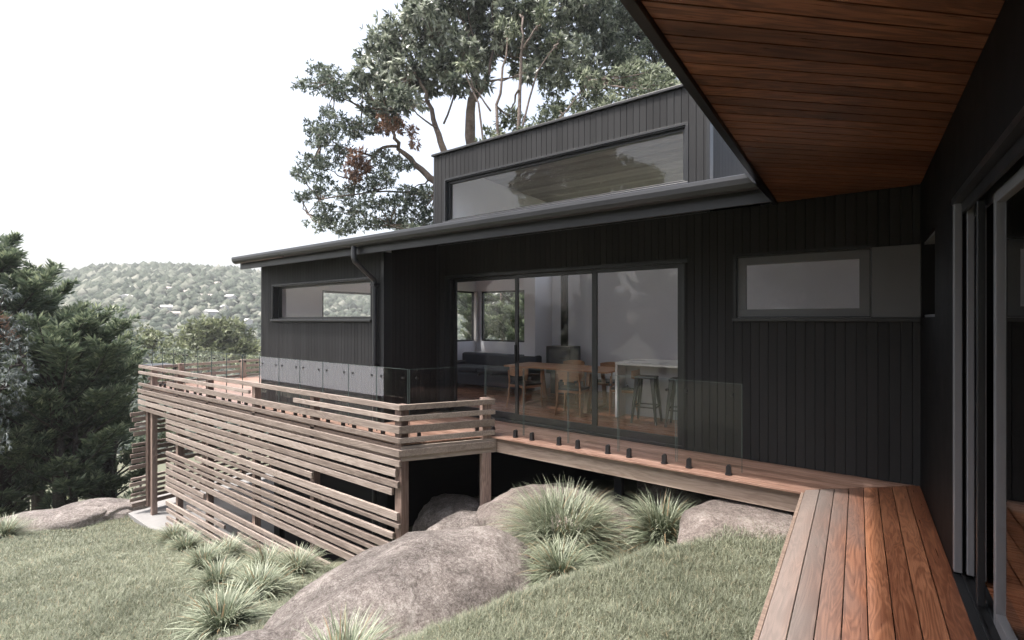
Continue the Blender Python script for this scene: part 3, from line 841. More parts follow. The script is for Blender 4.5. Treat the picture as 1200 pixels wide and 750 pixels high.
# ------------------------------------------------------------------ GLASS BALUSTRADE
bal = thing('glass_balustrade', 'frameless glass balustrade on black spigots along the deck edge', 'glass balustrade', (0, 0, 0))
YG = 4.48; YG3 = 5.50
corner = Vector((x_at(478.5, YG), YG, 0)); turn = Vector((x_at(569, YG3), YG3, 0))
def pane(a, b, film=0.0):
    a = Vector((a[0], a[1], 0)); b = Vector((b[0], b[1], 0)); d = (b - a).normalized(); nn = Vector((-d.y, d.x, 0))
    a = a + d * .008; b = b - d * .008; Ln = (b - a).length
    m_ = MB(); m_.add([a + Vector((0, 0, .045)), b + Vector((0, 0, .045)), b + Vector((0, 0, .975)), a + Vector((0, 0, .975))], [(0, 1, 2, 3)])
    o = m_.build('pane', M['balglass'], bal)
    e = MB()
    e.bar(a + Vector((0, 0, .975)), b + Vector((0, 0, .975)), .006, .003); 
    for q in (a, b): e.box(q.x - .002, q.x + .002, q.y - .004, q.y + .004, .045, .975)
    e.build('edge', M['edge'], o)
    if film:
        f0 = a + nn * -.004; f1 = a + (b - a) * film + nn * -.004
        m_ = MB(); m_.add([f0 + Vector((0, 0, .56)), f1 + Vector((0, 0, .56)), f1 + Vector((0, 0, .972)), f0 + Vector((0, 0, .972))], [(0, 1, 2, 3)]); m_.build('film', M['film'], o)
    for s in (.10, Ln - .10):
        q = a + d * s; btn = MB()
        btn.tube([q + nn * -.016 + Vector((0, 0, .85)), q + nn * .016 + Vector((0, 0, .85))], .016, 10)
        btn.build('button_fixing', M['black'], o)
    for s in (.13, Ln - .13):
        q = a + d * s
        sp = MB(); sp.tube([q + Vector((0, 0, .0)), q + Vector((0, 0, .012))], [.038, .038], 14); 
        prof = [(-.024, .01), (.024, .01), (.024, .085), (.016, .103), (0, .11), (-.016, .103), (-.024, .085)]
        vs = [q + d * u + nn * w_ + Vector((0, 0, z)) for w_ in (-.022, .022) for u, z in prof]; n_ = len(prof)
        sp.add(vs, [tuple(range(n_)), tuple(range(n_, 2 * n_))[::-1]] + [(i, (i + 1) % n_, (i + 1) % n_ + n_, i + n_) for i in range(n_)])
        sp.build('spigot', M['black'], bal, bevel=.0)
J = [178.5, 190.5, 203, 216.7, 231.8, 248, 265.4, 284.2, 304.3, 327, 351.5, 378.5, 408.5, 441.5, 478.5]
for i in range(len(J) - 1):
    pane((x_at(J[i], YG), YG), (x_at(J[i + 1], YG), YG), (1.0 if i < len(J) - 2 else .22) if i > 7 else 0)
pane(corner + (turn - corner).normalized() * .01, turn)
J3 = [569, 613.6, 665.9, 724.6, 792.7, 870.5]
for i in range(len(J3) - 1): pane((x_at(J3[i], YG3), YG3), (x_at(J3[i + 1], YG3), YG3))

# ------------------------------------------------------------------ FURNITURE INSIDE
isl = thing('kitchen_island', 'pale kitchen island with a thick overhanging benchtop behind the glass doors', 'kitchen island', (0, 0, .02))
IX0, IX1 = -3.31, -.9
c = MB(); c.box(IX0, IX1, 7.55, 8.55, .88, .92); c.build('benchtop', M['bench'], isl, bevel=.004)
c = MB(); c.box(IX0, IX0 + .04, 7.55, 8.55, 0, .879); c.build('end_panel', M['bench'], isl, bevel=.003)
c = MB(); c.box(IX0 + .041, IX1, 7.90, 8.5, .0, .879); c.build('cabinet', M['benchpanel'], isl)

def stool(loc, label):
    s = thing('bar_stool', label, 'bar stool', loc, .1, 'black bar stools at the island')
    c = MB(); c.box(-.16, .16, -.16, .16, .70, .735); c.build('seat', M['black'], s, bevel=.02)
    for i, (a, b) in enumerate(((-1, -1), (1, -1), (1, 1), (-1, 1))):
        c = MB(); vs = [(a * .15, b * .15, .70), (a * .09, b * .15, .70), (a * .09, b * .09, .70), (a * .15, b * .09, .70)]
        lo = [(a * .205, b * .205, 0), (a * .175, b * .205, 0), (a * .175, b * .175, 0), (a * .205, b * .175, 0)]
        c.add(lo + vs, [(0, 1, 2, 3), (7, 6, 5, 4), (0, 4, 5, 1), (1, 5, 6, 2), (2, 6, 7, 3), (3, 7, 4, 0)]); c.build('leg', M['black'], s)
    c = MB()
    q = .178
    for a, b in (((-q, -q), (q, -q)), ((q, -q), (q, q)), ((q, q), (-q, q)), ((-q, q), (-q, -q))): c.bar((a[0], a[1], .26), (b[0], b[1], .26), .012, .02)
    c.build('footrest', M['black'], s); return s
stool((-2.74, 7.48, .02), 'black metal bar stool nearer the end of the island, fully visible through the glass')
stool((-2.20, 7.48, .02), 'black metal bar stool partly cut off by the right jamb of the sliding doors')

tab = thing('dining_table', 'oak dining table with splayed trestle legs behind the glass doors', 'table', (-4.6, 8.0, .02))
c = MB(); c.box(-1.05, 1.15, -.45, .45, .715, .745); c.build('tabletop', M['oak'], tab, bevel=.01)
for sx in (-.62, .72):
    c = MB(); c.bar((sx, -.42, .0), (sx, -.27, .715), .07, .045); c.bar((sx, .42, .0), (sx, .27, .715), .07, .045); c.bar((sx, -.42, .03), (sx, .42, .03), .07, .04); c.build('trestle', M['oak'], tab, bevel=.004)
def chair(loc, rz, label):
    s = thing('dining_chair', label, 'chair', loc, rz, 'oak dining chairs round the table')
    c = MB(); c.prism([(-.24, -.20), (.24, -.20), (.21, .22), (-.21, .22)], .43, .465); c.build('seat', M['black'], s, bevel=.012)
    for a in (-1, 1):
        c = MB(); c.tube([(a * .23, -.22, 0), (a * .225, -.21, .25), (a * .225, -.20, .66)], [.012, .017, .014], 8); c.build('leg', M['oak'], s, smooth=True)
        c = MB(); c.tube([(a * .22, .27, 0), (a * .205, .22, .25), (a * .20, .21, .5), (a * .19, .25, .70)], [.012, .018, .018, .013], 8); c.build('leg', M['oak'], s, smooth=True)
    c = MB(); c.bar((-.21, .2, .41), (.21, .2, .41), .02, .045); c.bar((-.22, -.19, .41), (.22, -.19, .41), .02, .045)
    for a in (-1, 1): c.bar((a * .215, -.2, .41), (a * .205, .2, .41), .02, .045)
    c.build('seat_frame', M['oak'], s)
    c = MB(); nseg = 12; vs = []
    for i in range(nseg + 1):
        an = rad(-62 + 124 * i / nseg); hx = math.sin(an) * .27; hy = .04 + math.cos(an) * .235
        hh = .085 * math.cos(an * .9) + .018
        for dz, dy in ((-hh * 1.15, 0), (hh * .75, 0), (hh * .75, .016), (-hh * 1.15, .016)): vs.append((hx, hy + dy, .72 + dz))
    fs = []
    for i in range(nseg):
        for k in range(4): fs.append((i * 4 + k, i * 4 + (k + 1) % 4, (i + 1) * 4 + (k + 1) % 4, (i + 1) * 4 + k))
    fs += [(0, 1, 2, 3), tuple(nseg * 4 + k for k in (3, 2, 1, 0))]
    c.add(vs, fs); c.build('backrest', M['oak'], s, smooth=False)
    return s
chair((-4.02, 7.38, .02), math.pi + .15, 'oak chair with its curved back to the glass, near side of the table')
chair((-5.05, 7.42, .02), math.pi - .2, 'oak chair behind the first door mullion, near left side of the table')
chair((-4.75, 8.62, .02), .05, 'oak chair on the far side of the table before the wood heater')
chair((-3.95, 8.62, .02), -.1, 'oak chair on the far side of the table by its right half')
chair((-3.30, 7.95, .02), -math.pi / 2 + .2, 'oak chair at the end of the table next to the island')

sofa = thing('sofa', 'grey blue sofa under the corner window in the far room', 'sofa', (-7.3, 9.0, .02), 0)
c = MB(); c.box(-1.0, 1.3, -.5, .5, .12, .40); c.build('base', M['sofa'], sofa, bevel=.03)
c = MB(); c.box(-1.0, 1.3, .28, .55, .40, .80); c.build('backrest', M['sofa'], sofa, bevel=.05)
for x in (-1.05, 1.18):
    c = MB(); c.box(x, x + .2, -.5, .5, .40, .60); c.build('armrest', M['sofa'], sofa, bevel=.04)
for x in (-.85, .17):
    c = MB(); c.box(x, x + 1.0, -.52, .27, .405, .52); c.build('seat_cushion', M['sofa'], sofa, bevel=.04)
for x in (-.9, 1.15):
    c = MB(); c.box(x, x + .05, -.4, -.35, 0, .12); c.build('leg', M['black'], sofa)
ht = thing('wood_heater', 'black freestanding wood heater with a tall flue against the far wall', 'wood heater', (-5.33, 9.35, .02))
c = MB(); c.box(-.30, .30, -.25, .25, .45, 1.05); c.build('firebox', M['black'], ht, bevel=.01)
c = MB(); c.box(-.22, .22, -.2, .2, 0, .45); c.build('base', M['black'], ht, bevel=.01)
c = MB(); c.box(-.22, .22, -.262, -.251, .52, .98); c.build('door', M['doorglass'], ht)
c = MB(); c.tube([(0, .05, 1.05), (0, .05, 4.15)], .085, 20); c.build('flue', M['black'], ht, smooth=True)
ot = thing('outdoor_table', 'small black outdoor table standing on the far end of the deck', 'table', (x_at(187, 5.4) , 5.4, 0))
c = MB(); c.box(-.5, .5, -.3, .3, .30, .34); c.build('tabletop', M['black'], ot, bevel=.004)
for a in (-.45, .45):
    for b in (-.25, .25):
        c = MB(); c.box(a - .02, a + .02, b - .02, b + .02, 0, .30); c.build('leg', M['black'], ot)

# ------------------------------------------------------------------ ROCKS
def rock(label, loc, size, rz=0, seed=0, material='rock', flat=.0, amp=.16, sub=5, facet=0.0, group=None, boxy=1.0):
    import bmesh
    bm = bmesh.new(); bmesh.ops.create_icosphere(bm, subdivisions=sub, radius=1)
    so_ = Vector((seed * 7.3, seed * 3.1, seed * 1.7))
    rs = random.Random(seed); planes = []
    for _ in range(int(9 + facet * 6)):
        n_ = Vector((rs.uniform(-1, 1), rs.uniform(-1, 1), rs.uniform(-.3, 1))).normalized(); planes.append((n_, rs.uniform(.74, .95)))
    if flat: planes.append((Vector((rs.uniform(-.08, .08), rs.uniform(-.08, .08), 1)).normalized(), flat))
    for v in bm.verts:
        p = v.co.copy()
        p = Vector([math.copysign(abs(q) ** boxy, q) for q in p])
        p = p * (1 + amp * mnoise.noise(p * 1.1 + so_))
        for n_, d_ in planes:
            e = p.dot(n_) - d_
            if e > 0: p -= n_ * e * .88
        p = p * (1 + .05 * mnoise.fractal(p * 3.0 + so_, 1.0, 2.0, 4) + .012 * mnoise.fractal(p * 14 + so_, 1.0, 2.0, 3))
        v.co = Vector((p.x * size[0], p.y * size[1], p.z * size[2]))
    me = bpy.data.meshes.new('boulder'); bm.to_mesh(me); bm.free()
    me.polygons.foreach_set("use_smooth", [True] * len(me.polygons)); me.materials.append(M[material])
    o = bpy.data.objects.new('boulder', me); COL.objects.link(o); o.location = loc; o.rotation_euler = (0, 0, rz)
    return tag(o, label, 'boulder', group or 'boulders around the lawn and under the deck')
rock('long whale-backed boulder beside the bottom of the slatted screen', (-3.16, 3.02, -1.02), (1.02, 1.5, .62), rad(-14), 3, amp=.16, facet=1.2)
rock('pale boulder at the bottom edge with a dark crack beside it', (-3.62, 1.55, -1.12), (.62, .62, .42), .3, 8)
rock('wide boulder behind the largest tussock, half under the deck', (-2.80, 5.40, -1.02), (1.42, 1.05, .44), .25, 5, 'rock2', amp=.12)
rock('shaded angular boulder under the deck behind the corner post', (-5.15, 5.65, -1.55), (.75, .62, .48), .2, 12, facet=1.5)
rock('sloping boulder between the corner post and the return post', (-4.25, 4.85, -1.45), (.68, .75, .52), -.5, 14, amp=.1)
rock('flat pale slab of stone tucked under the deck corner', (-.95, 5.32, -.47), (.56, .80, .26), .08, 21, 'rock2', flat=.72, amp=.08, boxy=.6)
rock('small shaded boulder under the middle of the deck', (-1.9, 6.6, -.75), (.7, .6, .4), .1, 23)
for i, (p0, lb, sz, rz0) in enumerate((((48, 620), 'long low boulder at the left end of the lawn edge', (1.35, .5, .42), rad(62)),
                                  ((108, 606), 'low rounded boulder at the far edge of the lawn near the end screen', (1.3, .5, .36), rad(55)),
                                  ((140, 602), 'smallest boulder at the far lawn edge, next to the end screen', (.5, .4, .28), rad(40)))):
    g, t_ = hit(*p0); rock(lb, (g.x, g.y, g.z + .02), sz, rz0, 31 + i, amp=.2)

# ------------------------------------------------------------------ TUSSOCKS
def tuft_mesh(name, nb, length, wid, seed, spread=.16):
    g = np.random.default_rng(seed); K = 7
    az = g.uniform(0, 2 * math.pi, nb); lean = np.clip(np.abs(g.normal(0, .8, nb)), 0.03, 1.4)
    ln = length * g.uniform(.55, 1.12, nb); br = spread * np.sqrt(g.uniform(0, 1, nb)); ba = az + g.normal(0, .7, nb)
    bend = g.uniform(.7, 2.3, nb); w = wid * g.uniform(.7, 1.2, nb)
    x = br * np.cos(ba); y = br * np.sin(ba); z = np.zeros(nb) - .03
    th = lean.copy(); az2 = az.copy()
    pts = []
    for k in range(K):
        pts.append(np.stack([x, y, z], -1))
        st = ln / (K - 1)
        x = x + st * np.sin(th) * np.cos(az2); y = y + st * np.sin(th) * np.sin(az2); z = z + st * np.cos(th)
        th = np.minimum(th + bend * (.3 + .16 * k) / (K - 1) * 1.3, 2.7); az2 = az2 + g.normal(0, .05, nb)
        z = np.maximum(z, .005 + 0 * z)
    pts = np.stack(pts, 1)             # nb,K,3
    side = np.stack([-np.sin(az), np.cos(az), g.uniform(-.2, .2, nb)], -1)
    prof = np.array([.8, 1, 1, .9, .72, .45, .06])
    off = side[:, None, :] * (w[:, None] * prof[None, :])[:, :, None] / 2
    v = np.stack([pts - off, pts + off], 2).reshape(-1, 3)
    base = (np.arange(nb) * K * 2)[:, None]
    k = np.arange(K - 1)[None, :] * 2
    f = np.stack([base + k, base + k + 1, base + k + 3, base + k + 2], -1).reshape(-1, 4)
    rn = np.repeat(np.clip(g.beta(2.0, 2.2, nb), 0, 1), K - 1) * .75 + np.tile(np.linspace(0, .3, K - 1), nb)
    rn = np.clip(rn, 0, .9); dry = np.repeat(g.uniform(0, 1, nb) < .07, K - 1); rn[dry] = 1.0
    o = np_mesh(name, v, f, rn, M['tuft']); return o
TG = 'pale striped tussocks in the garden'
protoA = tuft_mesh('tussock_grass', 3300, .88, .0105, 5, .27); protoB = tuft_mesh('tussock_grass', 800, .66, .012, 9, .11); protoC = tuft_mesh('tussock_grass', 700, .60, .0145, 13, .12)
protos = [protoA, protoB, protoC]; used = [False] * 3
def tuft(kind, p0, sc, label, z=None, xy=None):
    if xy is None: g, t_ = hit(*p0)
    else: g = Vector((xy[0], xy[1], float(terrain(*xy))))
    if z is not None: g.z = z
    o = protos[kind] if not used[kind] else protos[kind].copy()
    if used[kind]: COL.objects.link(o)
    used[kind] = True
    o.location = g; o.rotation_euler = (0, 0, R.uniform(0, 6.28)); o.scale = (sc, sc, sc * R.uniform(.74, .9))
    return tag(o, label, 'tussock', TG)
tuft(0, (660, 640), .97, 'largest tussock, standing in front of the wide boulder')
tuft(1, (776, 630), .98, 'tussock between the largest one and the flat slab of stone')
tuft(1, (657, 678), .78, 'small tussock at the foot of the largest one beside the long boulder')
tuft(1, None, .72, 'tussock at the bottom edge in front of the long boulder', xy=(-2.60, 1.80))
tuft(2, (262, 738), .86, 'big pale tussock leaning over the lawn at the bottom left of the boulders')
tuft(2, (303, 700), .9, 'tussock just behind the big pale one at the foot of the screen')
tuft(2, (255, 690), .78, 'tussock at the lawn edge two behind the big pale one')
tuft(1, (312, 672), .78, 'tussock close against the slats, right of the row')
tuft(1, (348, 674), .78, 'tussock between the slats and the long boulder, end of the row')
tuft(2, (240, 666), .78, 'tussock midway along the foot of the screen')
tuft(1, (266, 655), .75, 'tussock midway along the screen, touching the slats')
tuft(2, (218, 645), .75, 'tussock second from the far end of the screen row')
tuft(1, (203, 634), .75, 'tussock at the far end of the row along the screen')
tuft(1, (5, 632), .95, 'tussock cut by the left edge of the picture beside the long low boulder')
tuft(2, (45, 612), .95, 'tussock behind the long low boulder, under the dark trees')
tuft(1, (88, 602), 1.1, 'left one of two tussocks behind the rounded boulder')
tuft(1, (112, 600), 1.1, 'right one of two tussocks behind the rounded boulder')
tuft(1, (153, 598), .85, 'tussock against the end screen at the lawn edge')
tuft(2, (60, 606), .85, 'small tussock between the long low boulder and the pair of tussocks')

# ------------------------------------------------------------------ LAWN
def lawn():
    g = np.random.default_rng(3)
    xs = []; n_t = 430000
    pxs = g.uniform(-60, 1010, n_t * 2); u = g.uniform(0, 1, n_t * 2)
    t = 2.0 * (18 / 2.0) ** (u ** .8)
    cx = (pxs - 600) / F
    x = (CY * cx - SY) * t; y = (SY * cx + CY) * t
    ok = (x < -.46) & (x > -15.6) & (y < 5.9) & (y > -1)
    ok &= ~((y > 4.05) & (x < -4.5)); ok &= ~((x < -12.5) & (y > 4.0))
    ok &= ~((y > 5.25) & (x > -4.5) & (x < -.5) & (g.uniform(0, 1, len(x)) > .15))
    ledge = np.interp(y, [-4, 1.2, 2.2, 3.2, 4.6, 6.0], [-2.9, -2.9, -2.75, -2.6, -1.7, -1.2])
    clump = np.sin(x * 9 + np.sin(y * 7) * 2) * np.sin(y * 11 + np.sin(x * 5) * 2)
    ok &= g.uniform(0, 1, len(x)) < (.75 + .25 * clump)
    x = x[ok][:n_t]; y = y[ok][:n_t]; t = t[ok][:n_t]; clump = clump[ok][:n_t]
    n = len(x); z = terrain(x, y) - .004
    ln = g.uniform(.035, .085, n) * (1 + .15 * clump[:n]) * np.clip(.85 + t * .02, 1, 1.3)
    w = g.uniform(.003, .005, n) * np.clip(t / 4.5, .8, 2.6)
    az = g.uniform(0, 6.283, n); ln_ = g.uniform(.15, 1.0, n)
    d1 = np.stack([np.sin(ln_) * np.cos(az), np.sin(ln_) * np.sin(az), np.cos(ln_)], -1)
    l2 = ln_ + g.uniform(.2, .8, n); d2 = np.stack([np.sin(l2) * np.cos(az), np.sin(l2) * np.sin(az), np.cos(l2)], -1)
    b = np.stack([x, y, z], -1); s = np.stack([-np.sin(az), np.cos(az), 0 * az], -1) * w[:, None] / 2
    m1 = b + d1 * (ln * .55)[:, None]; tip = m1 + d2 * (ln * .5)[:, None]
    v = np.stack([b - s, b + s, m1 + s * .9, m1 - s * .9, tip + s * .15, tip - s * .15], 1).reshape(-1, 3)
    i = (np.arange(n) * 6)[:, None]
    f = np.stack([i + [0, 1, 2, 3], i + [3, 2, 4, 5]], 1).reshape(-1, 4)
    big = np.sin(x * 1.3 + .5) * np.cos(y * 1.9 + x * .6) * .10 + np.sin(x * 3.7 + y * 2.2) * .05
    rn = np.repeat(np.clip(g.beta(2.2, 2.2, n) * .85 + .06 + big, 0, 1), 2); rn[1::2] = np.clip(rn[1::2] + .12, 0, 1)
    rn = np.clip(rn, 0, .9); rn[np.repeat(g.uniform(0, 1, n) < .035, 2)] = 1.0
    o = np_mesh('lawn_grass', v, f, rn, M['lawn']); o["kind"] = "stuff"
lawn()

# ------------------------------------------------------------------ TREES
def kite_mesh(base, d, nrm_, ln, wd):
    """leaf-shaped quads from base points, direction, normal"""
    side = np.cross(d, nrm_); side /= (np.linalg.norm(side, axis=1, keepdims=True) + 1e-9)
    m1 = base + d * (ln * .42)[:, None]
    v = np.stack([base, m1 + side * (wd / 2)[:, None], base + d * ln[:, None], m1 - side * (wd / 2)[:, None]], 1).reshape(-1, 3)
    f = np.arange(len(v)).reshape(-1, 4); return v, f
def unit(a): return a / (np.linalg.norm(a, axis=1, keepdims=True) + 1e-9)
def clump_leaves(g, c, r, n_whorl, per, ln, wd, droop=.4, up=.0):
    """whorls of leaves spread through an ellipsoid clump"""
    u = unit(g.normal(size=(n_whorl, 3))); rad_ = g.uniform(.25, 1.0, n_whorl) ** .5
    lump = 1 + .28 * np.sin(u[:, 0] * 5 + c[0]) * np.cos(u[:, 2] * 4 + c[1])
    pos = np.asarray(c) + u * (rad_ * lump)[:, None] * np.asarray(r)
    pos = np.repeat(pos, per, 0); uu = np.repeat(u, per, 0)
    d = unit(g.normal(size=pos.shape) + uu * .9 + np.array([0, 0, up - droop]))
    nr = unit(g.normal(size=pos.shape) * .6 + np.array([0, 0, 1.0]))
    l = ln * g.uniform(.6, 1.25, len(pos)); w = wd * g.uniform(.7, 1.2, len(pos))
    v, f = kite_mesh(pos, d, nr, l, w)
    rn = np.clip(g.normal(0, .09) + np.repeat(g.uniform(.05, .72, n_whorl), per) + g.normal(0, .16, len(pos)), 0, 1)
    return v, f, rn
def plume(g, a, b, n, ln, wd, width, seedv=0, flat=.35, up=.25):
    """feathery conifer spray around a branch from a to b"""
    a = np.asarray(a, float); b = np.asarray(b, float); d0 = b - a; Lb = np.linalg.norm(d0); d0 = d0 / Lb
    s = g.uniform(.08, 1.03, n) ** .8
    sag = np.array([0, 0, 1.0]) * (np.sin(s * 3.0) * Lb * .05)[:, None]
    taper = np.clip(1.15 - s, .12, 1) * np.clip(s * 4, .35, 1)
    sidev = np.cross(d0, [0, 0, 1.0]); sidev /= np.linalg.norm(sidev) + 1e-9; upv = np.cross(sidev, d0)
    q = g.normal(size=(n, 2))
    o1 = q[:, 0] * width * taper; o2 = q[:, 1] * width * taper * flat
    pos = a + d0 * (s * Lb)[:, None] + sag + sidev * o1[:, None] + upv * o2[:, None]
    d = unit(d0 * .9 + sidev * (np.sign(o1) * .65 + q[:, 0] * .25)[:, None] + upv * (up + q[:, 1] * .35)[:, None] + g.normal(size=(n, 3)) * .28)
    nr = unit(upv + g.normal(size=(n, 3)) * .6)
    v, f = kite_mesh(pos, d, nr, ln * g.uniform(.5, 1.3, n), wd * g.uniform(.6, 1.3, n))
    rn = np.clip(g.beta(2, 3, n) * .6 + s * .35 + .12 * np.clip(q[:, 1], -1, 1), 0, 1)
    return v, f, rn
class Leaves:
    def __init__(s): s.v = []; s.f = []; s.r = []; s.n = 0
    def add(s, t):
        v, f, r = t; s.v.append(v); s.f.append(f + s.n); s.r.append(r); s.n += len(v)
    def build(s, name, m, parent): return np_mesh(name, np.concatenate(s.v), np.concatenate(s.f), np.concatenate(s.r), m, parent)
def limb(mb, pts, r0, r1, n=8, wob=.0, seg=3):
    out = []
    pts = [Vector(p) for p in pts]
    for i in range(len(pts) - 1):
        for k in range(seg):
            q = pts[i].lerp(pts[i + 1], k / seg)
            if wob and (i or k): q = q + Vector((R.gauss(0, wob), R.gauss(0, wob), R.gauss(0, wob * .5)))
            out.append(q)
    out.append(pts[-1])
    m = len(out); mb.tube(out, [r0 + (r1 - r0) * i / (m - 1) for i in range(m)], n)

def conifer_to(label, px_, t_, top_, *a, **k):
    b = ground_at(px_, t_); return conifer(label, b, P(px_, top_, t_).z - b.z, *a, **k)
def conifer(label, base, height, radius, seed, material='cyp', nbr=84, per=270, lean=0, group='dark cypresses at the left', low=.08, kl=.24, kw=.058, cat='tree', stems=4, top=.35):
    g = np.random.default_rng(seed); rr_ = random.Random(seed)
    T = thing('cypress_tree', label, cat, base, 0, group)
    tr = MB(); sts = []
    for i in range(stems):
        a = rr_.uniform(0, 6.28); e = rr_.uniform(.15, .45) * radius * .6
        tip = Vector((math.cos(a) * e + lean * height * .2, math.sin(a) * e, height * rr_.uniform(.75, .95)))
        mid = Vector((math.cos(a) * e * .45, math.sin(a) * e * .45, height * .4))
        st = Vector((math.cos(a) * .16, math.sin(a) * .16, -.4)); sts.append((st, mid, tip))
        limb(tr, [st, mid, tip], .13, .02, 8, .03)
    lv = Leaves(); bb = MB()
    for i in range(nbr):
        st, mid, tip = rr_.choice(sts)
        h = low + (1 - low) * (i + .5) / nbr
        s = (h * height) / tip.z; s = min(s, 1)
        root = st.lerp(mid, min(1, s * 2)) if s < .5 else mid.lerp(tip, (s - .5) * 2)
        prof = (math.sin(min(1, (h - low * .5) / .42) * math.pi / 2)) * (1 - max(0, (h - top)) / (1 - top) * .78)
        a = rr_.uniform(0, 6.28); bl = max(.5, radius * prof * rr_.uniform(.6, 1.12))
        rise = rr_.uniform(.15, .6) + h * .5
        end = root + Vector((math.cos(a) * bl, math.sin(a) * bl, bl * rise))
        root = root - Vector((0, 0, .35))
        bb.tube([root, root.lerp(end, .5) + Vector((0, 0, -.06 * bl)), end], [.045, .025, .008], 6)
        nn_ = int(per * (bl / radius) ** 1.0 + 60)
        lv.add(plume(g, root.lerp(end, .22), end, nn_, kl, kw, .30 * bl ** .5 * .8))
        for _ in range(4):
            s2 = rr_.uniform(.35, .9); p0 = root.lerp(end, s2); a2 = a + rr_.choice((-1, 1)) * rr_.uniform(.4, 1.1); l2 = bl * rr_.uniform(.22, .42)
            e2 = p0 + Vector((math.cos(a2) * l2, math.sin(a2) * l2, l2 * (rise + rr_.uniform(-.1, .6))))
            lv.add(plume(g, p0, e2, int(nn_ * .35), kl, kw, .12 + .06 * l2))
    tr.build('trunk', M['barkd'], T, smooth=True); bb.build('branches', M['barkd'], T, smooth=True); lv.build('crown', M[material], T)
    return T
def ground_at(px_, t):
    r = ray(px_); x, y = r[0] * t, r[1] * t; return Vector((x, y, float(terrain(x, y))))
c1 = conifer_to('dark cypress at the left edge with browning tips', 2, 15.0, 272, 2.5, 101, top=.45, low=.16)
c2 = conifer_to('broad dark cypress nearest the end screen, leaning over the lawn edge', 76, 15.6, 350, 2.35, 102, lean=.15, stems=5, low=.18, top=.45)
c3 = conifer_to('tallest dark cypress behind the other two, its tips above the hill line', 48, 17.5, 300, 2.3, 103, top=.5, low=.22)
c4 = conifer_to('low dark cypress filling the gap behind the end screen', 128, 17.5, 405, 1.8, 104, low=.12, nbr=60)
for i, (T_, sc) in enumerate(((c1, .35), )):
    # browning sprays at the tips of the left tree
    g = np.random.default_rng(55); lv = Leaves()
    for k in range(9):
        a = g.uniform(0, 6.28); h = g.uniform(6.0, 8.3); p0 = np.array([math.cos(a) * 1.4, math.sin(a) * 1.4, h]); lv.add(plume(g, p0, p0 + np.array([math.cos(a) * .9, math.sin(a) * .9, .8]), 130, .2, .04, .16))
    lv.build('dead_foliage', M['dead'], T_)

def leafy(name, label, cat, base, clumps, trunks, leafm, barkm, seed, whorl=46, per=7, ln=.30, wd=.085, droop=.45, group=None, dead=None, density=1.0, trad=.2):
    """clumps: list of (x,y,z,rx,ry,rz) local; trunks: list of polylines local"""
    g = np.random.default_rng(seed)
    T = thing(name, label, cat, base, 0, group)
    tr = MB()
    for k, (pl, r0, r1) in enumerate(trunks): limb(tr, pl, r0, r1, 10, .03 + r0 * .16)
    tr.build('trunk', M[barkm], T, smooth=True)
    if not clumps: return T
    ends = [Vector(q) for pl, *_ in trunks for q in pl[1:]]
    bb = MB(); lv = Leaves()
    for c_ in clumps:
        cc = Vector(c_[:3]); q = min(ends, key=lambda e: (e - cc).length)
        limb(bb, [q, q.lerp(cc, .5) + Vector((R.gauss(0, .12), R.gauss(0, .12), -.1)), cc], .05, .012, 6, .04)
        vol = (c_[3] * c_[4] * c_[5]) ** (1 / 1.5)
        lv.add(clump_leaves(g, c_[:3], c_[3:6], int(whorl * vol * density) + 8, per, ln, wd, droop))
    bb.build('branches', M[barkm], T, smooth=True)
    lv.build('crown', M[leafm], T)
    if dead:
        dv = Leaves()
        for c_ in dead: dv.add(clump_leaves(g, c_[:3], c_[3:6], int(330 * (c_[3] * c_[4] * c_[5]) ** (2 / 3)) + 10, 7, .22, .06, .5))
        dv.build('dead_foliage', M['dead'], T)
    return T
def from_px(lst, t, base, dj=.9, seed=0):
    """(px,py,rx,ry[,dt]) in photo pixels at depth t -> local clumps with real thickness"""
    rs = random.Random(seed); out = []
    for e in lst:
        tt = t + (e[4] if len(e) > 4 else rs.uniform(-dj, dj)); p = P(e[0], e[1], tt) - base
        rx = e[2] * tt / F; rz = e[3] * tt / F; out.append((p.x, p.y, p.z, rx, rx, rz))
    return out
def pl_px(pts, t, base): return [tuple(P(a, b, t + (c_[0] if c_ else 0)) - base) for a, b, *c_ in pts]

# big broadleaf tree behind the house
tb = 23.0; base = ground_at(556, tb); base.z = -1.0
cl = []
rs = random.Random(77)
outline = [(445, 60, 26, 22), (470, 40, 26, 22), (500, 25, 28, 22), (455, 95, 24, 20), (480, 110, 24, 18), (440, 120, 18, 14), (430, 85, 14, 12), (478, 78, 24, 20),
           (510, 60, 26, 22), (508, 95, 22, 18), (530, 30, 26, 20), (545, 60, 24, 20), (540, -5, 30, 22), (500, -5, 28, 22), (575, 10, 30, 24), (575, 45, 24, 20), (610, 5, 28, 24),
           (600, 40, 24, 20), (640, 10, 28, 24), (645, 45, 26, 20), (675, 25, 26, 22), (672, 62, 26, 20), (700, 45, 24, 20), (632, 80, 20, 14), (610, 75, 16, 12), (560, 90, 16, 12),
           (535, 100, 14, 10), (695, 85, 22, 14), (490, 15, 22, 18), (462, 130, 16, 10), (655, 100, 18, 10), (580, -30, 40, 26), (520, -35, 36, 24), (640, -30, 40, 26), (690, -10, 30, 24),
           (565, 70, 18, 14), (520, 82, 18, 14), (720, 70, 18, 14)]
cl = from_px(outline, tb, base, 2.0, 5)
cl += from_px([(a + rs.uniform(-12, 12), b + rs.uniform(-10, 10), c_ * .7, d_ * .7) for a, b, c_, d_ in outline], tb, base, 3.0, 6)
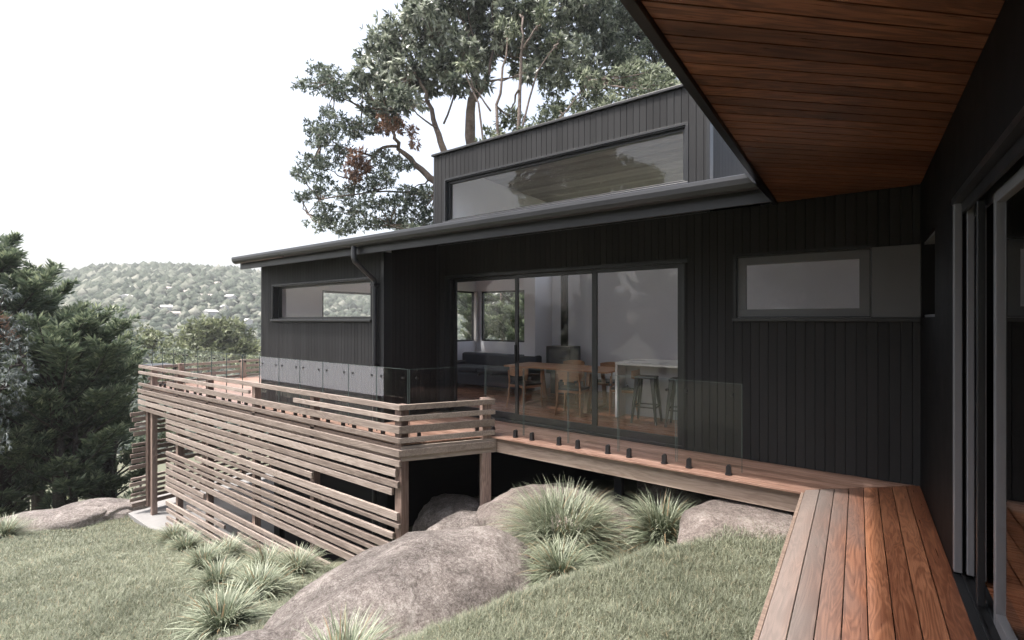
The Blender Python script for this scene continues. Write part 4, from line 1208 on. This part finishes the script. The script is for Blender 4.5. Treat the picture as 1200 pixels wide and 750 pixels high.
tk = [(pl_px([(555, 420), (553, 200), (552, 140), (556, 105), (560, 60)], tb, base), .34, .13),
      (pl_px([(558, 300), (520, 175), (512, 150), (503, 118), (490, 90)], tb, base), .20, .06),
      (pl_px([(556, 118), (570, 95), (578, 60)], tb, base), .13, .05), (pl_px([(552, 112), (538, 90), (525, 72)], tb, base), .11, .04),
      (pl_px([(520, 145), (532, 110), (540, 85)], tb, base), .05, .03)]
big_tree = leafy('broadleaf_tree', 'tall broadleaf tree with glossy clumps and a forked pale trunk behind the clerestory', 'tree', base, cl, tk, 'broad', 'bark', 201, whorl=95, ln=.35, wd=.13, density=1.0)
# slender pale stemmed tree to its right
tb2 = 20.0; base = ground_at(620, tb2); base.z = -1
o2 = [(594, 32, 12, 9), (613, 16, 12, 9), (638, 14, 12, 9), (650, 52, 12, 9), (690, 92, 12, 9), (543, 78, 10, 8), (600, 140, 16, 12), (575, 165, 16, 12), (590, 180, 18, 12), (625, 160, 18, 12), (640, 140, 18, 12), (660, 150, 20, 12), (690, 140, 20, 10), (650, 125, 14, 10), (715, 125, 20, 10),
      (740, 115, 20, 12), (765, 105, 22, 12), (700, 110, 18, 10), (730, 90, 20, 12), (750, 85, 18, 12), (770, 90, 18, 12), (560, 190, 12, 8), (610, 185, 16, 10), (680, 118, 14, 10), (790, 98, 16, 12), (635, 175, 16, 8)]
cl = from_px(o2 + [(a + rs.uniform(-10, 10), b + rs.uniform(-8, 8), c_ * .6, d_ * .6) for a, b, c_, d_ in o2], tb2, base, 1.6, 8)
tk = [(pl_px([(590, 400), (585, 200), (582, 125), (590, 80), (594, 35)], tb2, base), .09, .03), (pl_px([(600, 400), (606, 200), (608, 105), (612, 55), (613, 20)], tb2, base), .11, .035),
      (pl_px([(612, 60), (628, 35), (638, 15)], tb2, base), .05, .02), (pl_px([(606, 180), (628, 85), (650, 55)], tb2, base), .05, .02), (pl_px([(640, 330), (655, 140), (690, 95)], tb2, base), .05, .02),
      (pl_px([(575, 260), (560, 120), (543, 80)], tb2, base), .06, .02), (pl_px([(575, 130), (555, 100), (545, 78)], tb2, base), .04, .02)]
leafy('broadleaf_tree', 'slender pale stemmed tree with bright leaves just above the clerestory roofline', 'tree', base, cl, tk, 'broad2', 'bark', 202, whorl=120, ln=.27, wd=.085, density=1.0)
# sparse conifer with dead patches at the left of the group
tb3 = 24.0; base = ground_at(505, tb3); base.z = -1
def c6(x, y, rx, ry): return (340 + x / 3.41, 60 + y / 3.41, rx / 3.41, ry / 3.41)
o3 = [c6(*q) for q in ((60, 140, 55, 18), (110, 75, 50, 25), (170, 100, 60, 34), (150, 150, 60, 25), (215, 165, 55, 28), (260, 130, 55, 35), (150, 235, 25, 15), (180, 270, 60, 28), (100, 310, 50, 22), (150, 330, 70, 30),
      (110, 370, 45, 22), (200, 400, 60, 24), (90, 440, 60, 25), (160, 450, 60, 26), (50, 490, 50, 26), (110, 520, 60, 22), (300, 300, 80, 30), (250, 320, 60, 30), (380, 430, 60, 30), (440, 450, 60, 30), (40, 580, 40, 18), (120, 570, 50, 20),
      (300, 540, 70, 30), (220, 560, 60, 25), (370, 520, 55, 24), (460, 570, 70, 26), (520, 590, 60, 30), (420, 620, 80, 30), (510, 650, 70, 30), (340, 600, 60, 28), (250, 620, 60, 30), (160, 640, 60, 30), (120, 690, 60, 30),
      (200, 700, 70, 30), (300, 680, 80, 30), (400, 680, 80, 30), (480, 700, 70, 24), (550, 560, 40, 20), (350, 480, 50, 20), (540, 700, 60, 30))]
cl = from_px(o3 + [(a + rs.uniform(-9, 9), b + rs.uniform(-5, 5), c_ * .6, d_ * .55) for a, b, c_, d_ in o3], tb3, base, 1.6, 9)
dd = from_px([c6(*q) for q in ((270, 430, 40, 45), (250, 470, 35, 40), (300, 450, 28, 30), (400, 270, 45, 40), (430, 300, 40, 25), (370, 310, 30, 20), (490, 320, 18, 20), (500, 370, 16, 22), (260, 500, 22, 20))], tb3 - 1.6, base, .8, 10)
def q6(*pts): return [(340 + a / 3.41, 60 + b / 3.41) for a, b in pts]
tk = [(pl_px([(520, 420), (512, 225)] + q6((565, 510), (500, 450), (440, 390), (410, 330), (395, 270)), tb3, base), .24, .05),
      (pl_px(q6((425, 380), (370, 385), (330, 420), (300, 480), (260, 520)), tb3, base), .08, .03), (pl_px(q6((400, 290), (360, 235), (290, 225), (275, 285)), tb3, base), .07, .03),
      (pl_px(q6((500, 560), (330, 560), (120, 590), (70, 650)), tb3, base), .05, .02), (pl_px(q6((395, 270), (300, 150), (180, 120)), tb3, base), .06, .02), (pl_px(q6((330, 420), (200, 380), (120, 380)), tb3, base), .05, .02),
      (pl_px(q6((560, 700), (400, 690), (280, 640)), tb3, base), .06, .02)]
leafy('cypress_tree', 'sparse old cypress with layered pads and rusty dead patches', 'tree', base, cl, tk, 'cyp2', 'bark', 203, whorl=220, per=8, ln=.19, wd=.06, droop=.0, dead=dd, density=.85)
# dark conifer at the right of the group
tb4 = 26.0; base = ground_at(770, tb4); base.z = -1
o4 = [(740, 10, 26, 10), (760, 30, 26, 8), (730, 35, 20, 8), (715, 20, 18, 10), (770, 5, 24, 10), (745, 50, 26, 8), (765, 60, 22, 8), (720, 60, 20, 8), (780, 80, 22, 8), (735, 75, 22, 7), (700, 5, 20, 12), (750, -20, 40, 14), (790, 50, 24, 10), (760, 92, 20, 6)]
cl = from_px(o4 + [(a + rs.uniform(-10, 10), b + rs.uniform(-8, 8), c_ * .7, d_ * .6) for a, b, c_, d_ in o4], tb4, base, 2, 11)
tk = [(pl_px([(790, 400), (788, 150), (780, 40), (775, -40)], tb4, base), .3, .08), (pl_px([(783, 90), (745, 40), (715, 25)], tb4, base), .09, .02), (pl_px([(785, 110), (760, 90), (730, 78)], tb4, base), .08, .02)]
leafy('cypress_tree', 'dark blue green conifer cut by the edge of the timber soffit', 'tree', base, cl, tk, 'cyp2', 'barkd', 204, whorl=330, per=8, ln=.22, wd=.06, droop=-.1)
# silvery tree at the left edge, in front of the cypresses
tb5 = 13.2; base = ground_at(-30, tb5)
o5 = [(5, 345, 14, 14), (12, 375, 22, 16), (0, 400, 22, 18), (22, 405, 18, 16), (15, 430, 22, 16), (0, 455, 22, 16), (28, 440, 14, 12), (8, 480, 16, 16), (-20, 380, 25, 22), (-25, 430, 28, 24), (-30, 480, 25, 22), (-25, 340, 22, 20), (2, 515, 12, 12), (-20, 520, 20, 20)]
cl = from_px(o5, tb5, base, .5, 12)
tk = [(pl_px([(-30, 640), (-28, 540), (-20, 460), (-5, 380)], tb5, base), .12, .03), (pl_px([(-25, 500), (5, 450), (20, 420)], tb5, base), .05, .015)]
leafy('willow_like_tree', 'silvery grey tree with drooping narrow leaves at the left edge', 'tree', base, cl, tk, 'silver', 'barkd', 205, whorl=130, per=7, ln=.15, wd=.022, droop=1.1)
# round olive tree past the deck
tb6 = 58.0; base = ground_at(250, tb6)
o6 = [(250, 395, 30, 20), (225, 400, 24, 18), (275, 398, 24, 18), (210, 408, 16, 12), (290, 408, 14, 14), (240, 385, 22, 12), (262, 384, 22, 12), (250, 412, 40, 14), (230, 415, 28, 12), (280, 415, 24, 12)]
cl = from_px(o6, tb6, base, 2, 13)
leafy('round_tree', 'rounded olive green tree beyond the glass panels, below the hill', 'tree', base, cl, [(pl_px([(250, 480), (250, 420), (250, 400)], tb6, base), .3, .1)], 'olive', 'bark', 206, whorl=26, per=7, ln=.62, wd=.26, droop=.1)
# hedgerow trees and shrubs below the deck, each its own plant
sh = [(175, 395, 20, 20, 34, 'olive', 'yellow green tree between the dark cypress and the round tree'), (195, 440, 26, 26, 28, 'olive', 'pale shrub showing just past the end of the slatted screen'),
      (240, 425, 20, 12, 42, 'broad2', 'light shrub seen through the left glass panels'), (290, 430, 20, 14, 40, 'olive', 'light shrub seen through the glass next to the house corner'),
      (205, 418, 14, 9, 48, 'broad2', 'small shrub at the foot of the round tree, on its left'),
      (35, 570, 20, 16, 20, 'broad2', 'yellow green shrub under the dark cypresses at the left'), (75, 575, 16, 12, 21, 'olive', 'pale shrub glimpsed between the cypress stems'),
      (6, 590, 14, 10, 17.5, 'broad2', 'small bright shrub at the left edge behind the tussock'), (120, 540, 18, 20, 24, 'olive', 'light shrub glimpsed through the broad cypress'),
      (165, 520, 16, 26, 26, 'cyp', 'dark shrub showing behind the end screen'), (215, 500, 26, 22, 24, 'broad2', 'green shrub seen through the gaps of the slatted screen'), (250, 520, 22, 22, 22, 'cyp', 'dark shrub seen through the lower slats'),
      (300, 480, 40, 26, 26, 'broad2', 'bright green shrub seen under the deck through the slats')]
for i, (a, b, rx, ry, t_, mt, lb) in enumerate(sh):
    base = ground_at(a, t_)
    lst = [(a + rs.uniform(-.6, .6) * rx, b + rs.uniform(-.6, .6) * ry, rx * rs.uniform(.4, .65), ry * rs.uniform(.4, .65)) for _ in range(9)]
    cl = from_px(lst, t_, base, .8, 20 + i)
    top = cl[0]; bz = min(c_[2] for c_ in cl)
    leafy('shrub', lb, 'shrub', base, cl, [([(0, 0, -.3), (0, 0, max(bz * .5, .2)), (top[0] * .5, top[1] * .5, max(bz, .4))], .08, .03)], mt, 'barkd', 300 + i, whorl=40 * max(1, 25 / t_), per=7, ln=.006 * t_ + .05, wd=.0025 * t_ + .015, group='shrubs below the deck')
# trees on the near side, which the glass reflects
RG = 'trees across the garden, mirrored in the glass'
k = 0
for x in np.arange(-32, 7, 2.7):
    src = (c1, c2, c3, c4)[k % 4]; sc = (1.0, 1.25, .85, 1.45)[k % 4] * R.uniform(.8, 1.05)
    xx = x + R.uniform(-.6, .6); yy = -19 + R.uniform(-2.5, 2.5)
    dup(src, (xx, yy, float(terrain(xx, yy)) - .1), k * 1.3, sc, 'dark cypress in the row across the garden, mirrored in the glass', RG); k += 1
for x, y, sc in ((-11.0, 15.2, .55), (-13.6, 16.5, .55), (-9.2, 14.4, .48)):
    dup(c3 if sc > .5 else c2, (x, y, -1.1), x, sc, 'small dark cypress behind the house, seen through the corner window', 'small cypresses behind the house')
dup(big_tree, (-20, -26, -6), 2.6, 1.18, 'tall tree across the garden, mirrored in the clerestory glass')

# ------------------------------------------------------------------ FAR WOOD AND HOUSES ON THE HILL
def ico(sub):
    import bmesh
    bm = bmesh.new(); bmesh.ops.create_icosphere(bm, subdivisions=sub, radius=1)
    v = np.array([q.co[:] for q in bm.verts]); f = np.array([[q.index for q in p.verts] for p in bm.faces]); bm.free(); return v, f
def far_wood():
    g = np.random.default_rng(40); bv, bf = ico(1)
    var = []
    for k in range(8):
        q = bv * (1 + .55 * (g.uniform(0, 1, (len(bv), 1)) - .5)); q[:, 2] *= g.uniform(.75, 1.4); var.append(q)
    V = []; Fc = []; Rn = []; n = 0; cnt = 0
    hs_ = []
    while cnt < 30000:
        p = g.uniform(-60, 640); r = 105 + (445 - 105) * g.uniform(0, 1) ** .75
        a = math.atan((p - 600) / F); x = r * math.sin(a + 0); z_ = r * math.cos(a)
        wx = CY * x - SY * z_; wy = SY * x + CY * z_
        if any((wx - h[0]) ** 2 + (wy - h[1]) ** 2 < 7 for h in houses): continue
        s = g.uniform(.6, 1.35) * min(2.9, r * .0078); k = g.integers(0, 8)
        zz = float(terrain(wx, wy)); an = g.uniform(0, 6.28); c_, s_ = math.cos(an), math.sin(an)
        q = var[k]; q2 = np.stack([q[:, 0] * c_ - q[:, 1] * s_, q[:, 0] * s_ + q[:, 1] * c_, q[:, 2]], -1) * s + [wx, wy, zz + s * .6]
        V.append(q2); Fc.append(bf + n); n += len(q2); tone = g.beta(1.6, 2.4); Rn.append(np.clip(tone + g.normal(0, .07, len(bf)), 0, 1)); cnt += 1
    o = np_mesh('far_wood', np.concatenate(V), np.concatenate(Fc), np.concatenate(Rn), M['wood_far']); o["kind"] = "stuff"
houses = []
rs2 = random.Random(9)
spots = [(140, 331), (183, 333), (200, 342), (215, 345), (150, 352), (195, 366), (120, 352), (240, 349), (255, 336), (270, 352), (163, 377), (222, 330), (290, 380), (105, 345), (262, 365),
         (205, 373), (297, 350), (247, 372), (155, 341)]
for a, b in spots:
    r_ = ray(a, b + 4); t_ = 120.0
    while t_ < 440 and EYE + r_[2] * t_ > float(terrain(r_[0] * t_, r_[1] * t_)): t_ += 2
    houses.append((r_[0] * t_, r_[1] * t_, float(terrain(r_[0] * t_, r_[1] * t_))))
for i, (x, y, z) in enumerate(houses):
    w_ = rs2.uniform(1.5, 2.9); d_ = rs2.uniform(1.2, 2.0); h_ = rs2.uniform(2.2, 3.4)
    T = thing('hillside_house', 'small pale house among the trees on the far hill', 'house', (x, y, z), rs2.uniform(0, 3.1), 'pale houses scattered over the far hill')
    c = MB(); c.box(-w_, w_, -d_, d_, -3, h_); c.build('wall', M['white'], T)
    c = MB(); c.add([(-w_ - .2, -d_ - .4, h_), (w_ + .2, -d_ - .4, h_), (w_ + .2, d_ + .4, h_), (-w_ - .2, d_ + .4, h_), (-w_ - .2, 0, h_ + .9), (w_ + .2, 0, h_ + .9)],
                    [(0, 1, 5, 4), (2, 3, 4, 5), (0, 4, 3), (1, 2, 5), (3, 2, 1, 0)]); c.build('roof', M['white'] if rs2.random() < .45 else M['tile'], T)
far_wood()

# ------------------------------------------------------------------ AIR
c = MB(); c.box(-640, 640, -640, 640, -70, 75)
hz = c.build('haze', M['white'])
hm = bpy.data.materials.new('haze'); hm.use_nodes = True; nt = hm.node_tree; nt.nodes.clear()
out = N(nt, "ShaderNodeOutputMaterial"); pv = N(nt, "ShaderNodeVolumePrincipled")
pv.inputs["Color"].default_value = (.96, .965, .98, 1); pv.inputs["Density"].default_value = .0005; pv.inputs["Anisotropy"].default_value = .2
L(nt, pv.outputs[0], out.inputs["Volume"]); hz.data.materials.clear(); hz.data.materials.append(hm)
hz["kind"] = "stuff"
